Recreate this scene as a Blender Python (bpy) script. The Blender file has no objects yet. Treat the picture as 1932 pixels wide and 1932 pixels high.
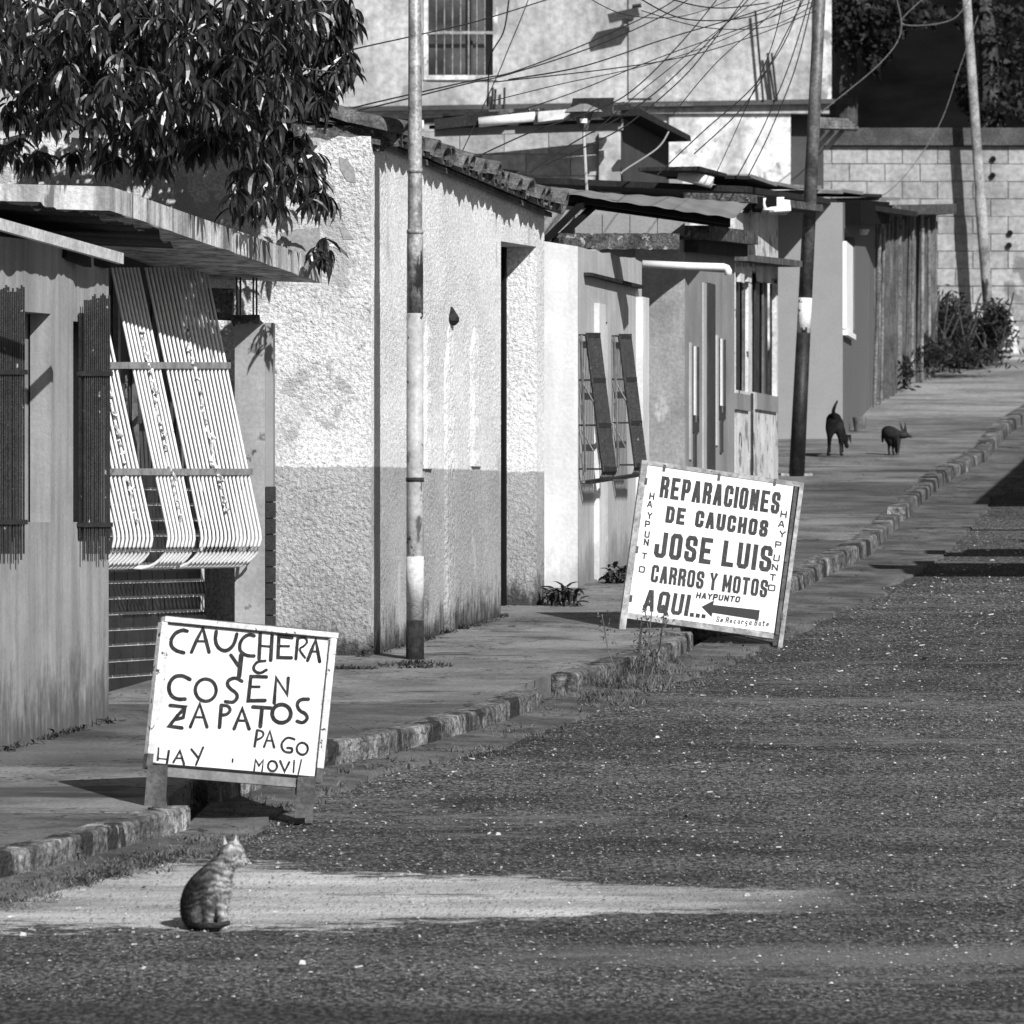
import bpy, math, random
from mathutils import Vector, Matrix, noise
R = math.radians
scn = bpy.context.scene
col = scn.collection
# ------------------------------------------------------------------ camera
FP = 15000.0; CX = 966.0; CY = 995.0; EYE = 1.64       # focal length in picture units, eye height above the cat's ground
cam = bpy.data.objects.new('camera', bpy.data.cameras.new('camera')); col.objects.link(cam)
cam.location = (0, 0, EYE); cam.rotation_euler = (R(90), 0, 0)
cam.data.sensor_width = 36; cam.data.lens = FP/1932*36; cam.data.shift_y = (CY-966)/1932
cam.data.clip_start = 1; cam.data.clip_end = 1500
cam.data.dof.use_dof = True; cam.data.dof.focus_distance = 44; cam.data.dof.aperture_fstop = 13
scn.camera = cam
# ------------------------------------------------------------------ sky and sun
SUN_EL, SUN_AZ = 34.0, 152.5        # azimuth clockwise from +Y
w = bpy.data.worlds.new('World'); scn.world = w; w.use_nodes = True
nt = w.node_tree; bg = nt.nodes['Background']
sky = nt.nodes.new('ShaderNodeTexSky'); sky.sky_type = 'NISHITA'; sky.sun_disc = False
sky.sun_elevation = R(SUN_EL); sky.sun_rotation = R(SUN_AZ)
bw = nt.nodes.new('ShaderNodeRGBToBW'); nt.links.new(sky.outputs[0], bw.inputs[0]); nt.links.new(bw.outputs[0], bg.inputs[0])
bg.inputs[1].default_value = 0.05
sun = bpy.data.objects.new('sun', bpy.data.lights.new('sun', 'SUN')); col.objects.link(sun)
sun.data.energy = 5.0; sun.data.angle = R(0.5); sun.data.color = (1, 1, 1)
sd = Vector((math.sin(R(SUN_AZ))*math.cos(R(SUN_EL)), math.cos(R(SUN_AZ))*math.cos(R(SUN_EL)), math.sin(R(SUN_EL))))
sun.rotation_euler = sd.to_track_quat('Z', 'Y').to_euler()
scn.view_settings.view_transform = 'Standard'; scn.view_settings.look = 'None'
scn.view_settings.exposure = 0.2; scn.view_settings.gamma = 1
scn.view_settings.use_curve_mapping = False
# ------------------------------------------------------------------ places
GA, GB, PV = 0.0587, -1.914, 0.13
def gz(Y): return GA*Y+GB
def P(x, y, Y): return Vector(((x-CX)/FP*Y, Y, EYE+(CY-y)/FP*Y))
def G(x, y, dz=0.0):
    Y = (EYE-GB-dz)/(GA+(y-CY)/FP); return P(x, y, Y)
class Fr:                                     # a vertical plane: u along it, v out of it, z up
    def __init__(s, x, Y, k=None):
        s.O = Vector(((x-CX)/FP*Y, Y, 0))
        s.d = Vector((1, 0, 0)) if k is None else Vector((k, 1, 0)).normalized()
        s.n = Vector((s.d.y, -s.d.x, 0))
    def p(s, u, v, z): return Vector((s.O.x+u*s.d.x+v*s.n.x, s.O.y+u*s.d.y+v*s.n.y, z))
    def u(s, x, v=0):
        c = (x-CX)/FP; ox = s.O.x+v*s.n.x; oy = s.O.y+v*s.n.y
        return (c*oy-ox)/(s.d.x-c*s.d.y)
    def z(s, u, y, v=0): return EYE+(CY-y)/FP*(s.O.y+u*s.d.y+v*s.n.y)
# ------------------------------------------------------------------ materials
MATS = {}
def M(name, c, var=.25, vs=1.2, fine=.15, fs=40, streak=0, bump=.3, bs=60, bd=.01, rough=.85, spec=.3, metal=0,
      spots=None, dado=None, spots2=None, stain=None, crack=0, rugged=0):
    if name in MATS: return MATS[name]
    m = bpy.data.materials.new(name); m.use_nodes = True; t = m.node_tree; N = t.nodes; L = t.links
    b = N['Principled BSDF']; b.inputs['Roughness'].default_value = rough; b.inputs['Metallic'].default_value = metal
    b.inputs['Specular IOR Level'].default_value = spec
    geo = N.new('ShaderNodeNewGeometry')
    def noi(scale, det=4, sx=(1, 1, 1), rg=.6):
        mp = N.new('ShaderNodeVectorMath'); mp.operation = 'MULTIPLY'; mp.inputs[1].default_value = sx
        L.new(geo.outputs['Position'], mp.inputs[0])
        n = N.new('ShaderNodeTexNoise'); n.inputs['Scale'].default_value = scale; n.inputs['Detail'].default_value = det
        n.inputs['Roughness'].default_value = rg; L.new(mp.outputs[0], n.inputs['Vector']); return n.outputs[0]
    def ma(op, a, bb=None, cc=None, clamp=False):
        x = N.new('ShaderNodeMath'); x.operation = op; x.use_clamp = clamp
        for i, q in enumerate((a, bb, cc)):
            if q is None: continue
            if isinstance(q, (int, float)): x.inputs[i].default_value = q
            else: L.new(q, x.inputs[i])
        return x.outputs[0]
    def mr(v, a, bb, c0=0., c1=1.):
        x = N.new('ShaderNodeMapRange'); x.interpolation_type = 'SMOOTHSTEP'
        L.new(v, x.inputs[0])
        for i, q in enumerate((a, bb, c0, c1)): x.inputs[i+1].default_value = q
        return x.outputs[0]
    def lerp(a, bb, f):
        x = N.new('ShaderNodeMix'); x.data_type = 'FLOAT'; L.new(f, x.inputs[0])
        for i, q in ((2, a), (3, bb)):
            if isinstance(q, (int, float)): x.inputs[i].default_value = q
            else: L.new(q, x.inputs[i])
        return x.outputs[0]
    val = None
    sep = N.new('ShaderNodeSeparateXYZ'); L.new(geo.outputs['Position'], sep.inputs[0])
    if dado:
        zz = ma('ADD', sep.outputs[2], ma('MULTIPLY', ma('SUBTRACT', noi(25, 3), .5), .02))
        val = lerp(dado[1], c, mr(zz, dado[0]-.008, dado[0]+.008))
    else: val = ma('ADD', c, 0.0)
    n1 = mr(noi(vs, 5), .3, .7, 1-var, 1+var)
    val = ma('MULTIPLY', val, n1)
    if fine: val = ma('MULTIPLY', val, mr(noi(fs, 3), .3, .7, 1-fine, 1+fine))
    if streak: val = ma('MULTIPLY', val, mr(noi(9, 4, (1, 1, .08)), .35, .65, 1-streak, 1+streak*.5))
    if spots: val = lerp(val, spots[0], mr(noi(spots[2], 5), spots[1], spots[1]+.04))
    if spots2:
        val = lerp(val, spots2[0], mr(noi(spots2[2], 6, spots2[3] if len(spots2) > 3 else (1, 1, 1)), spots2[1], spots2[1]+.06))
    if crack:
        cw = ma('ABSOLUTE', ma('SUBTRACT', noi(.55, 5, rg=.7), .5)); val = ma('MULTIPLY', val, mr(cw, .0, crack, .18, 1.))
        dk = mr(noi(2.2, 6, (.7, 1, 1), .7), .50, .64, 1, .6); val = ma('MULTIPLY', val, dk)
    if stain == 'road': val = road_paint(N, L, sep, noi, ma, mr, lerp, val)
    if stain and stain != 'road':     # damp and moss rising from the foot of a wall that follows the sloping pavement: (colour, height)
        nz = noi(22, 6, (1, 1, .3)); h = ma('SUBTRACT', sep.outputs[2], ma('ADD', ma('MULTIPLY', sep.outputs[1], GA), GB+PV))
        hh = ma('ADD', ma('DIVIDE', h, ma('MULTIPLY', mr(noi(3.5, 5), .3, .72, .35, 1.), stain[1])), ma('MULTIPLY', ma('SUBTRACT', nz, .5), 2.2))
        val = ma('MULTIPLY', val, lerp(stain[0], 1.0, mr(hh, .0, 1.3)))
    L.new(val, b.inputs['Base Color'])
    if bump:
        bp = N.new('ShaderNodeBump'); bp.inputs['Strength'].default_value = bump; bp.inputs['Distance'].default_value = bd
        hgt = noi(bs, 4)
        if rugged: hgt = ma('ADD', ma('MULTIPLY', hgt, mr(noi(1.3, 4), .35, .65, .25, 1.1)), ma('MULTIPLY', noi(bs*3, 3), .35))
        L.new(hgt, bp.inputs['Height']); L.new(bp.outputs[0], b.inputs['Normal'])
    MATS[name] = m; return m
def road_paint(N, L, sep, noi, ma, mr, lerp, val):
    # a tongue of pale sand washed over the asphalt, plus faint traffic-dust bands
    X, Y = sep.outputs[0], sep.outputs[1]
    Yw = ma('ADD', Y, ma('MULTIPLY', ma('SUBTRACT', noi(.9, 6), .5), 1.1))
    yc = ma('ADD', 33.75, ma('MULTIPLY', X, -.12))
    val = ma('MULTIPLY', val, mr(noi(48, 3, (1, .28, 1)), .36, .64, .35, 1.75))
    d = ma('ABSOLUTE', ma('SUBTRACT', Yw, yc))
    wid = mr(X, -2.2, 1.5, 1.75, .45)
    q = ma('DIVIDE', d, wid)
    q = ma('ADD', q, ma('MULTIPLY', ma('SUBTRACT', noi(7, 7, (.5, 1, 1), .8), .5), 2.0))
    msk = ma('MULTIPLY', mr(q, .72, .96, 1, 0), mr(ma('ADD', X, noi(2, 5)), 1.0, 2.2, 1, 0))
    val = lerp(val, ma('MULTIPLY', .60, mr(noi(3, 6, (.25, 1, 1)), .3, .7, .75, 1.2)), ma('MULTIPLY', msk, .93))
    d2 = ma('ABSOLUTE', ma('SUBTRACT', ma('ADD', Y, ma('MULTIPLY', ma('SUBTRACT', noi(1.1, 5, (.5, 1, 1)), .5), .6)), 31.6))
    m2 = ma('MULTIPLY', mr(d2, .1, .5, .55, 0), mr(X, -.3, .6, 0, 1))
    val = lerp(val, .17, m2)
    m3 = ma('MULTIPLY', mr(noi(.55, 6, (.35, 1, 1), .72), .53, .63, 0, .85), mr(noi(12, 4, (.4, 1, 1)), .42, .56, .15, 1))
    val = ma('MULTIPLY', val, mr(noi(.4, 5, (.5, 1, 1), .7), .38, .6, .55, 1.15))
    return lerp(val, .17, m3)
def flat(name, c, rough=.7, spec=.3): return M(name, c, var=.08, fine=.05, bump=0, rough=rough, spec=spec)
# ------------------------------------------------------------------ mesh builder
class MB:
    def __init__(s): s.v = []; s.f = []
    def add(s, vs, fs):
        o = len(s.v); s.v += [Vector(q) for q in vs]; s.f += [tuple(i+o for i in f) for f in fs]; return s
    def hexa(s, c):           # 8 corners: bottom 4 then top 4
        return s.add(c, [(0, 3, 2, 1), (4, 5, 6, 7), (0, 1, 5, 4), (1, 2, 6, 5), (2, 3, 7, 6), (3, 0, 4, 7)])
    def box(s, a, b):
        x0, y0, z0 = a; x1, y1, z1 = b
        return s.hexa([(x0, y0, z0), (x1, y0, z0), (x1, y1, z0), (x0, y1, z0), (x0, y0, z1), (x1, y0, z1), (x1, y1, z1), (x0, y1, z1)])
    def fbox(s, F, u0, u1, v0, v1, z0, z1, z0b=None, z1b=None):   # z?b: heights at u1
        z0b = z0 if z0b is None else z0b; z1b = z1 if z1b is None else z1b
        return s.hexa([F.p(u0, v1, z0), F.p(u1, v1, z0b), F.p(u1, v0, z0b), F.p(u0, v0, z0),
                       F.p(u0, v1, z1), F.p(u1, v1, z1b), F.p(u1, v0, z1b), F.p(u0, v0, z1)])
    def tube(s, pts, r, n=8, r1=None, cap=True):
        pts = [Vector(p) for p in pts]; k = len(pts); rings = []
        for i, p in enumerate(pts):
            t = (pts[min(i+1, k-1)]-pts[max(i-1, 0)]).normalized()
            a = t.cross(Vector((0, 0, 1)) if abs(t.z) < .9 else Vector((1, 0, 0))).normalized(); b = t.cross(a)
            rr = r if r1 is None else r+(r1-r)*i/(k-1)
            if isinstance(r, (list, tuple)): rr = r[i]
            rings.append([p+(a*math.cos(2*math.pi*j/n)+b*math.sin(2*math.pi*j/n))*rr for j in range(n)])
        vs = [q for rg in rings for q in rg]; fs = []
        for i in range(k-1):
            for j in range(n):
                fs.append((i*n+j, i*n+(j+1) % n, (i+1)*n+(j+1) % n, (i+1)*n+j))
        if cap: fs += [tuple(range(n))[::-1], tuple((k-1)*n+j for j in range(n))]
        return s.add(vs, fs)
    def bar(s, a, b, w, h, up=Vector((0, 0, 1))):                 # rectangular section
        a = Vector(a); b = Vector(b); t = (b-a).normalized(); x = t.cross(up).normalized()*w/2; y = x.cross(t).normalized()*h/2
        return s.hexa([a-x-y, a+x-y, b+x-y, b-x-y, a-x+y, a+x+y, b+x+y, b-x+y])
    def jitter(s, amt, seed=0, sc=9.):
        for i, q in enumerate(s.v):
            s.v[i] = q+noise.noise_vector(q*sc+Vector((seed, 0, 0)))*amt
        return s
    def mesh(s, name, off=Vector((0, 0, 0))):
        me = bpy.data.meshes.new(name); me.from_pydata([q-off for q in s.v], [], s.f); me.update(); return me
    def build(s, name, mat, parent=None, smooth=False, bevel=0, kind=None, label=None):
        off = Vector((0, 0, 0)); p = parent
        while p is not None: off += p.location; p = p.parent
        me = s.mesh(name, off); me.materials.append(mat)
        if smooth:
            for pl in me.polygons: pl.use_smooth = True
        o = bpy.data.objects.new(name, me); col.objects.link(o); o.parent = parent
        if bevel:
            bv = o.modifiers.new('bevel', 'BEVEL'); bv.width = bevel; bv.segments = 2; bv.limit_method = 'ANGLE'
        if kind: o['kind'] = kind
        if label: o['label'] = label
        return o
def thing(name, label, cat, loc, group=None):
    o = bpy.data.objects.new(name, None); col.objects.link(o); o.location = loc; o.empty_display_size = .2
    o['label'] = label; o['category'] = cat
    if group: o['group'] = group
    return o
def tag(o, label, cat, group=None):
    o['label'] = label; o['category'] = cat
    if group: o['group'] = group
    return o
def inst(name, me, M4, parent):        # a part sharing mesh data
    o = bpy.data.objects.new(name, me); col.objects.link(o); o.parent = parent
    o.matrix_basis = M4; return o
def wall(F, u0, u1, z0, z1, holes=(), th=.2, z1b=None, v=0, nu=1, jag=0, seed=1):
    """wall in frame F, outer face at v, with rectangular holes (ua,ub,za,zb); top runs z1 -> z1b"""
    z1b = z1 if z1b is None else z1b
    us = sorted(set([u0, u1]+[a for h in holes for a in h[:2]]+[u0+(u1-u0)*i/nu for i in range(1, nu)]))
    zs = sorted(set([z0]+[a for h in holes for a in h[2:]])); zs = [z for z in zs if z < min(z1, z1b)-.01]+['T']
    rng = random.Random(seed); jg = {u: rng.uniform(-jag, jag) for u in us}
    def Z(u, z): return (z1+(z1b-z1)*(u-u0)/(u1-u0)+jg[u]) if z == 'T' else z
    def solid(i, j):
        if i < 0 or j < 0 or i >= len(us)-1 or j >= len(zs)-1: return False
        uc = (us[i]+us[i+1])/2; zc = (Z(uc if zs[j+1] != 'T' else us[i], zs[j])+Z(us[i], zs[j+1]))/2
        return not any(h[0] < uc < h[1] and h[2] < zc < h[3] for h in holes)
    mb = MB()
    def q(a, b, c, d): mb.add([F.p(*a), F.p(*b), F.p(*c), F.p(*d)], [(0, 1, 2, 3)])
    for i in range(len(us)-1):
        for j in range(len(zs)-1):
            if not solid(i, j): continue
            a, b, c, d = us[i], us[i+1], zs[j], zs[j+1]
            q((a, v, Z(a, c)), (b, v, Z(b, c)), (b, v, Z(b, d)), (a, v, Z(a, d)))
            w_ = v-th
            q((b, w_, Z(b, c)), (a, w_, Z(a, c)), (a, w_, Z(a, d)), (b, w_, Z(b, d)))
            if not solid(i-1, j): q((a, w_, Z(a, c)), (a, v, Z(a, c)), (a, v, Z(a, d)), (a, w_, Z(a, d)))
            if not solid(i+1, j): q((b, v, Z(b, c)), (b, w_, Z(b, c)), (b, w_, Z(b, d)), (b, v, Z(b, d)))
            if not solid(i, j+1): q((a, v, Z(a, d)), (b, v, Z(b, d)), (b, w_, Z(b, d)), (a, w_, Z(a, d)))
            if not solid(i, j-1): q((a, w_, Z(a, c)), (b, w_, Z(b, c)), (b, v, Z(b, c)), (a, v, Z(a, c)))
    return mb
# ------------------------------------------------------------------ material list
m_asph = M('asphalt', .082, crack=.0022, var=.22, vs=1.6, fine=.7, fs=45, bump=1, bs=45, bd=.03, spots=(.16, .66, 60), stain='road')
m_pave = M('pavement_concrete', .17, crack=.006, var=.35, vs=1.3, fine=.25, fs=50, bump=.5, bs=50, bd=.01, spots2=(.06, .60, 1.7, (.35, 1, 1)))
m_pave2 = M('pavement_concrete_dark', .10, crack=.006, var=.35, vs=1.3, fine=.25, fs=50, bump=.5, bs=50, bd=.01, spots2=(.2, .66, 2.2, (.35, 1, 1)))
m_gut = M('gutter_concrete', .105, crack=.008, var=.5, vs=2.5, fine=.3, fs=60, bump=.5, bs=60, bd=.01, spots2=(.05, .62, 3, (.4, 1, 1)))
m_kerb = M('kerb_concrete', .15, var=.55, vs=4, fine=.5, fs=30, streak=.3, bump=1, bs=22, bd=.05, spots=(.40, .62, 4), spots2=(.03, .53, 6, (1, .6, .3)))
m_wallA = M('grey_render', .29, var=.12, vs=2, fine=.06, streak=.22, bump=.25, bs=60, stain=(.35, .55))
m_rough = M('rough_white_stucco', .74, var=.10, vs=1.6, fine=.24, fs=55, rugged=1, bump=.95, bs=42, bd=.021, dado=(1.99, .37), stain=(.12, .30), spots2=(.50, .63, 3, (1, 1, .3)))
m_roughF = M('peeling_white_stucco', .60, var=.2, vs=1.8, fine=.30, fs=50, rugged=1, bump=1, bs=36, bd=.028, dado=(1.99, .33),
             spots=(.26, .65, 2.3), spots2=(.40, .545, 4.5), stain=(.15, .22))
m_white = M('white_limewash', .62, var=.10, vs=3, fine=.06, streak=.08, bump=.3, bs=40, stain=(.7, .3))
m_palegrey = M('pale_grey_paint', .42, var=.10, vs=3, fine=.06, streak=.10, bump=.3, bs=40, stain=(.5, .4))
m_midgrey = M('mid_grey_paint', .25, var=.2, vs=1.5, fine=.08, streak=.04, bump=.3, bs=40)
m_grey = M('smooth_grey_paint', .25, var=.05, vs=3, fine=.04, bump=.15, bs=50)
m_darkpaint = M('dark_paint', .06, var=.15, vs=3, fine=.1, bump=.2, bs=50)
m_stainedw = M('stained_white_wall', .60, var=.3, vs=2, fine=.25, fs=12, streak=.12, bump=.3, bs=30, spots2=(.24, .54, 1.8), spots=(.2, .64, 5))
m_conc = M('weathered_concrete', .40, var=.28, vs=1.1, fine=.2, fs=14, streak=.12, bump=.4, bs=30, spots2=(.24, .60, 1.4), spots=(.20, .68, 3))
m_block = M('concrete_block', .30, var=.25, vs=1.6, fine=.2, fs=16, spots2=(.17, .60, 1.3), bump=.4, bs=40)
m_block2 = M('concrete_block_dark', .26, var=.25, vs=1.6, fine=.2, fs=16, bump=.4, bs=40)
m_mortar = M('mortar', .26, var=.15, bump=.4, bs=60)
m_brick = M('dark_glazed_brick', .022, var=.3, vs=6, fine=.2, bump=.3, bs=80, rough=.5)
m_mortw = M('light_mortar', .62, var=.25, vs=6, bump=.5, bs=60)
m_slab = M('slab_concrete', .46, var=.2, vs=3, fine=.15, streak=.5, bump=.5, bs=50, bd=.012, spots2=(.14, .56, 9, (1, 1, .12)))
m_slabu = M('slab_soffit', .30, var=.12, vs=2, fine=.08, bump=.3, bs=40)
m_rust = M('rusty_sheet', .018, var=.5, vs=5, fine=.4, fs=50, bump=.6, bs=60, rough=.8)
m_zinc = M('galvanised_sheet', .22, var=.18, vs=2, fine=.1, bump=.2, bs=40, rough=.5, spec=.5, spots2=(.08, .66, 3))
m_ironw = M('white_painted_iron', .74, var=.08, vs=8, fine=.06, bump=.2, bs=60, rough=.45, spec=.5, spots=(.12, .70, 22))
m_irond = M('dark_painted_iron', .020, var=.3, vs=8, fine=.3, bump=.3, bs=80, rough=.4, spec=.6, spots=(.32, .66, 14))  # pale spots paint the dappled highlights of the grilles into the colour
m_irong = M('grey_iron', .12, var=.3, vs=8, fine=.2, bump=.3, bs=80, rough=.5, spec=.5)
m_black = M('deep_black', .008, var=.3, bump=0, rough=.9, spec=.1)  # plain near-black for openings, beams and edges
m_door = M('dark_door', .05, var=.2, vs=6, bump=.2, rough=.6)
m_tile = M('clay_roof_tile', .10, var=.45, vs=9, fine=.4, fs=60, bump=.6, bs=70, bd=.01, spots=(.3, .70, 30))
m_moss = M('mossy_concrete', .07, var=.6, vs=10, fine=.5, fs=50, bump=.9, bs=50, bd=.02, spots=(.32, .60, 16))
m_wood = M('weathered_wood', .10, var=.35, vs=4, fine=.3, streak=.3, bump=.5, bs=50)
m_bamb = M('split_cane', .18, var=.5, vs=5, fine=.3, streak=.3, bump=.5, bs=60)
m_polem = M('pole_steel', .26, var=.5, vs=7, fine=.35, fs=50, bump=.35, bs=50, rough=.42, spec=.6, spots2=(.03, .56, 6, (1, 1, .3)))
m_polep = M('pole_chipped_paint', .40, var=.2, vs=6, fine=.15, bump=.4, bs=50, rough=.5, spots=(.03, .63, 13), spots2=(.10, .62, 5, (1, 1, .4)))
m_poler = M('pole_rusty_foot', .03, var=.5, vs=7, fine=.4, bump=.6, bs=60, spots=(.25, .68, 10))
m_poled = M('pole_dark_tar', .02, var=.5, vs=7, fine=.3, bump=.4, bs=60, rough=.5)
m_poleg = M('pole_grey_steel', .10, var=.5, vs=7, fine=.3, bump=.4, bs=60, rough=.45, spec=.5)
m_board = M('white_sign_paint', .72, var=.07, vs=3, fine=.05, streak=.05, bump=.15, bs=30, rough=.5, spots=(.30, .71, 26), spots2=(.62, .60, 6))
m_frame = M('chipped_white_frame', .58, var=.15, vs=9, fine=.15, bump=.5, bs=60, rough=.6, spots=(.05, .61, 24))
m_legs = M('bare_wood_leg', .085, var=.3, vs=7, fine=.3, bump=.4, bs=60)
m_frame2 = M('grey_weathered_frame', .28, var=.35, vs=9, fine=.25, bump=.5, bs=60, spots=(.08, .64, 24))
m_ink = M('black_lettering', .012, var=.1, bump=0, rough=.6)
m_paint = M('brushed_black_paint', .018, var=.5, vs=20, fine=.4, fs=80, bump=.2, bs=60, rough=.6, spots=(.14, .66, 45))
m_cable = flat('cable_rubber', .02, .6)
m_cablel = flat('cable_pale', .30, .6)
m_leaf = M('leaf_dark', .018, var=.6, vs=9, fine=.2, bump=0, rough=.38, spec=.8)
m_leaf2 = M('leaf_far', .013, var=.7, vs=2.0, fine=.4, bump=0, rough=.6, spec=.25)
m_bark = M('bark', .06, var=.4, vs=8, bump=.8, bs=40, bd=.02)
m_weed = M('dry_weed', .10, var=.5, vs=6, bump=0, rough=.7)
m_weedd = M('dark_weed', .035, var=.5, vs=6, bump=0, rough=.6)
m_stone = M('pale_gravel', .42, var=.5, vs=30, bump=0)
m_stoned = M('dark_gravel', .15, var=.5, vs=30, bump=0)
m_hill = M('shaded_hill', .006, var=.5, vs=.5, bump=0, rough=1, spec=0)  # shade of the gap between the trees is held in this near-black colour
m_sand = M('dusty_ground', .36, var=.3, vs=1.2, fine=.2, bump=.6, bs=30, bd=.02)
m_sandp = M('sandy_paving', .24, var=.35, vs=1.0, fine=.3, fs=20, bump=.5, bs=30, spots2=(.12, .58, 1.4, (.4, 1, 1)))
m_pvc = flat('white_pvc', .75, .35, .5)
m_glass = M('dusty_window_glass', .06, var=.8, vs=1.6, bump=0, rough=.25, spec=.5)
m_plaster = M('bare_plaster', .27, var=.15, vs=5, bump=.4, bs=50)
# ------------------------------------------------------------------ ground
rnd = random.Random(7)
b = MB(); NX, NY = 60, 110
xs = [-40+i*90/NX for i in range(NX+1)]; ys = [4+j*236/NY for j in range(NY+1)]
for y in ys:
    for x in xs: b.v.append(Vector((x, y, gz(y)+.012*noise.noise(Vector((x*.5, y*.3, 0))))))
for j in range(NY):
    for i in range(NX):
        a = j*(NX+1)+i; b.f.append((a, a+1, a+NX+2, a+NX+1))
b.build('road', m_asph, smooth=True, kind='structure')
KP = [(-2.36-.27*(33.9-20), 20.0)]
for (x, y) in [(-80, 1632), (0, 1612), (120, 1585), (240, 1552), (355, 1522), (401, 1477), (610, 1408), (728, 1387), (930, 1331), (1017, 1298),
               (1090, 1268), (1257, 1215), (1300, 1196), (1350, 1170), (1500, 1088), (1573, 1052), (1637, 1022), (1772, 895), (1862, 845), (1900, 800), (1960, 760)]:
    g = G(x, y, PV); KP.append((g.x, g.y))
KP.append((6.9, 91.0))
def kx(Y):
    for (x0, y0), (x1, y1) in zip(KP, KP[1:]):
        if y0 <= Y <= y1: return x0+(x1-x0)*(Y-y0)/(y1-y0)
    return KP[0][0] if Y < KP[0][1] else KP[-1][0]
pav = bpy.data.objects.new('pavement', None); col.objects.link(pav); pav['kind'] = 'structure'
Y = 22.0; i = 0
cuts = [22.0]
while cuts[-1] < 90.9: cuts.append(min(cuts[-1]+rnd.uniform(1.5, 3.2), 91))
for y0, y1 in zip(cuts, cuts[1:]):
    n = 4; mb = MB(); t = rnd.uniform(-.004, .006) if y0 < 60 else 0; e = .02 if y0 < 60 else 0
    for k in range(n):
        a = y0+e+(y1-y0-2*e)*k/n; c = y0+e+(y1-y0-2*e)*(k+1)/n
        mb.hexa([(-16, a, gz(a)-.1), (kx(a)-.13, a, gz(a)-.1), (kx(c)-.13, c, gz(c)-.1), (-16, c, gz(c)-.1),
                 (-16, a, gz(a)+PV+t), (kx(a)-.13, a, gz(a)+PV+t), (kx(c)-.13, c, gz(c)+PV+t), (-16, c, gz(c)+PV+t)])
    mb.build('paving_slab', m_pave2 if 57 < y0 < 64 or 39.5 < y0 < 42 else m_sandp if y0 > 76 else m_pave if y0 > 64 else rnd.choice([m_pave, m_pave, m_pave2]), pav)  # the far run of dark slabs holds off-frame shade in its colour
b = MB(); b.hexa([(-16, 22, gz(22)-.1), (kx(22)-.15, 22, gz(22)-.1), (6.6, 91, gz(91)-.1), (-16, 91, gz(91)-.1),
       (-16, 22, gz(22)+PV-.03), (kx(22)-.3, 22, gz(22)+PV-.03), (6.5, 91, gz(91)+PV-.03), (-16, 91, gz(91)+PV-.03)])
# kerb stones
kerb = bpy.data.objects.new('kerb', None); col.objects.link(kerb); kerb['kind'] = 'structure'
Y = 26.0
gaps = [(36.5, 37.75), (43.5, 44.4), (47.6, 48.6), (60.2, 60.9)]
while Y < 90:
    L_ = rnd.uniform(2.2, 3.8); y0, y1 = Y, min(Y+L_, 90.5)
    for ga, gb in gaps:
        if y0 < ga < y1: y1 = ga
    if not any(ga-.01 <= y0 < gb for ga, gb in gaps) and y1-y0 > .15:
        mb = MB(); n = 24; e = .006
        tilt = rnd.uniform(-.008, .008); sink = rnd.uniform(-.02, .006)
        prof = [(-.13, -.1), (.02, -.1), (.012, .02), (.006, PV-.012), (-.006, PV+.004), (-.13, PV+.005)]
        for k in range(n+1):
            yy = y0+e+(y1-y0-2*e)*k/n
            for (px, pz) in prof:
                q = Vector((kx(yy)+px+tilt*(k/n-.5), yy, gz(yy)+pz+(sink if pz > 0 else 0)))
                q += noise.noise_vector(q*1.2)*.006+noise.noise_vector(Vector((q.x*3, q.y*(6 if yy < 50 else 1.2), q.z*3)))*.007*(1 if pz > .05 else .3); mb.v.append(q)
        m_ = len(prof)
        for k in range(n):
            for j in range(m_-1): mb.f.append((k*m_+j, (k+1)*m_+j, (k+1)*m_+j+1, k*m_+j+1))
        mb.f += [tuple(range(m_)), tuple(range(n*m_, n*m_+m_))[::-1]]
        mb.build('kerb_stone', m_kerb, kerb)
    nxt = [gb for ga, gb in gaps if abs(y1-ga) < .02 or (ga < y0 < gb)]
    Y = nxt[0] if nxt else y1
# gutter strip
b = MB(); N_ = 160
for i in range(N_+1):
    yy = 26+i*64/N_; wd = .33+.13*noise.noise(Vector((0, yy*1.3, 3)))+.05*noise.noise(Vector((0, yy*5, 3)))+max(0, min(.2, (yy-46)*.03))
    b.v += [Vector((kx(yy)-.02, yy, gz(yy)+.030)), Vector((kx(yy)+wd*.5, yy, gz(yy)+.022)), Vector((kx(yy)+wd, yy, gz(yy)+.020)), Vector((kx(yy)+wd+.01, yy, gz(yy)-.04))]
for i in range(N_):
    for j in range(3): a = i*4+j; b.f.append((a, a+1, a+5, a+4))
b.build('gutter', m_gut, kind='structure')
# ------------------------------------------------------------------ house A, nearest on the left, with grilles
FA = Fr(205, 41.3, .247)
uN = -9.5
hA = thing('grey_house', 'nearest grey plastered house at left edge with dark window grilles and rusty sheet roof', 'house', FA.p(0, 0, gz(41)+PV))
zA = FA.z(0, 470)
w2 = (FA.u(138), FA.u(166)); w1 = (FA.u(10), FA.u(96))
zt2, zb2 = FA.z(w2[0], 606), FA.z(w2[0], 985); zt1, zb1 = FA.z(w1[1], 592), FA.z(w1[1], 985)
wall(FA, uN, 0, 0, zA, [(w2[0], w2[1], zb2, zt2), (w1[0], w1[1], zb1, zt1)], th=.11).build('wall', m_wallA, hA)
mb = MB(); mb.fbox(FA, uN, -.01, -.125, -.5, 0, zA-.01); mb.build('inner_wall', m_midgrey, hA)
mb = MB(); mb.add([FA.p(0, -.12, 0), FA.p(0, -3, 0), FA.p(0, -3, zA), FA.p(0, -.12, zA)], [(0, 1, 2, 3)])
mb.build('end_wall', m_wallA, hA)
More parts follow.
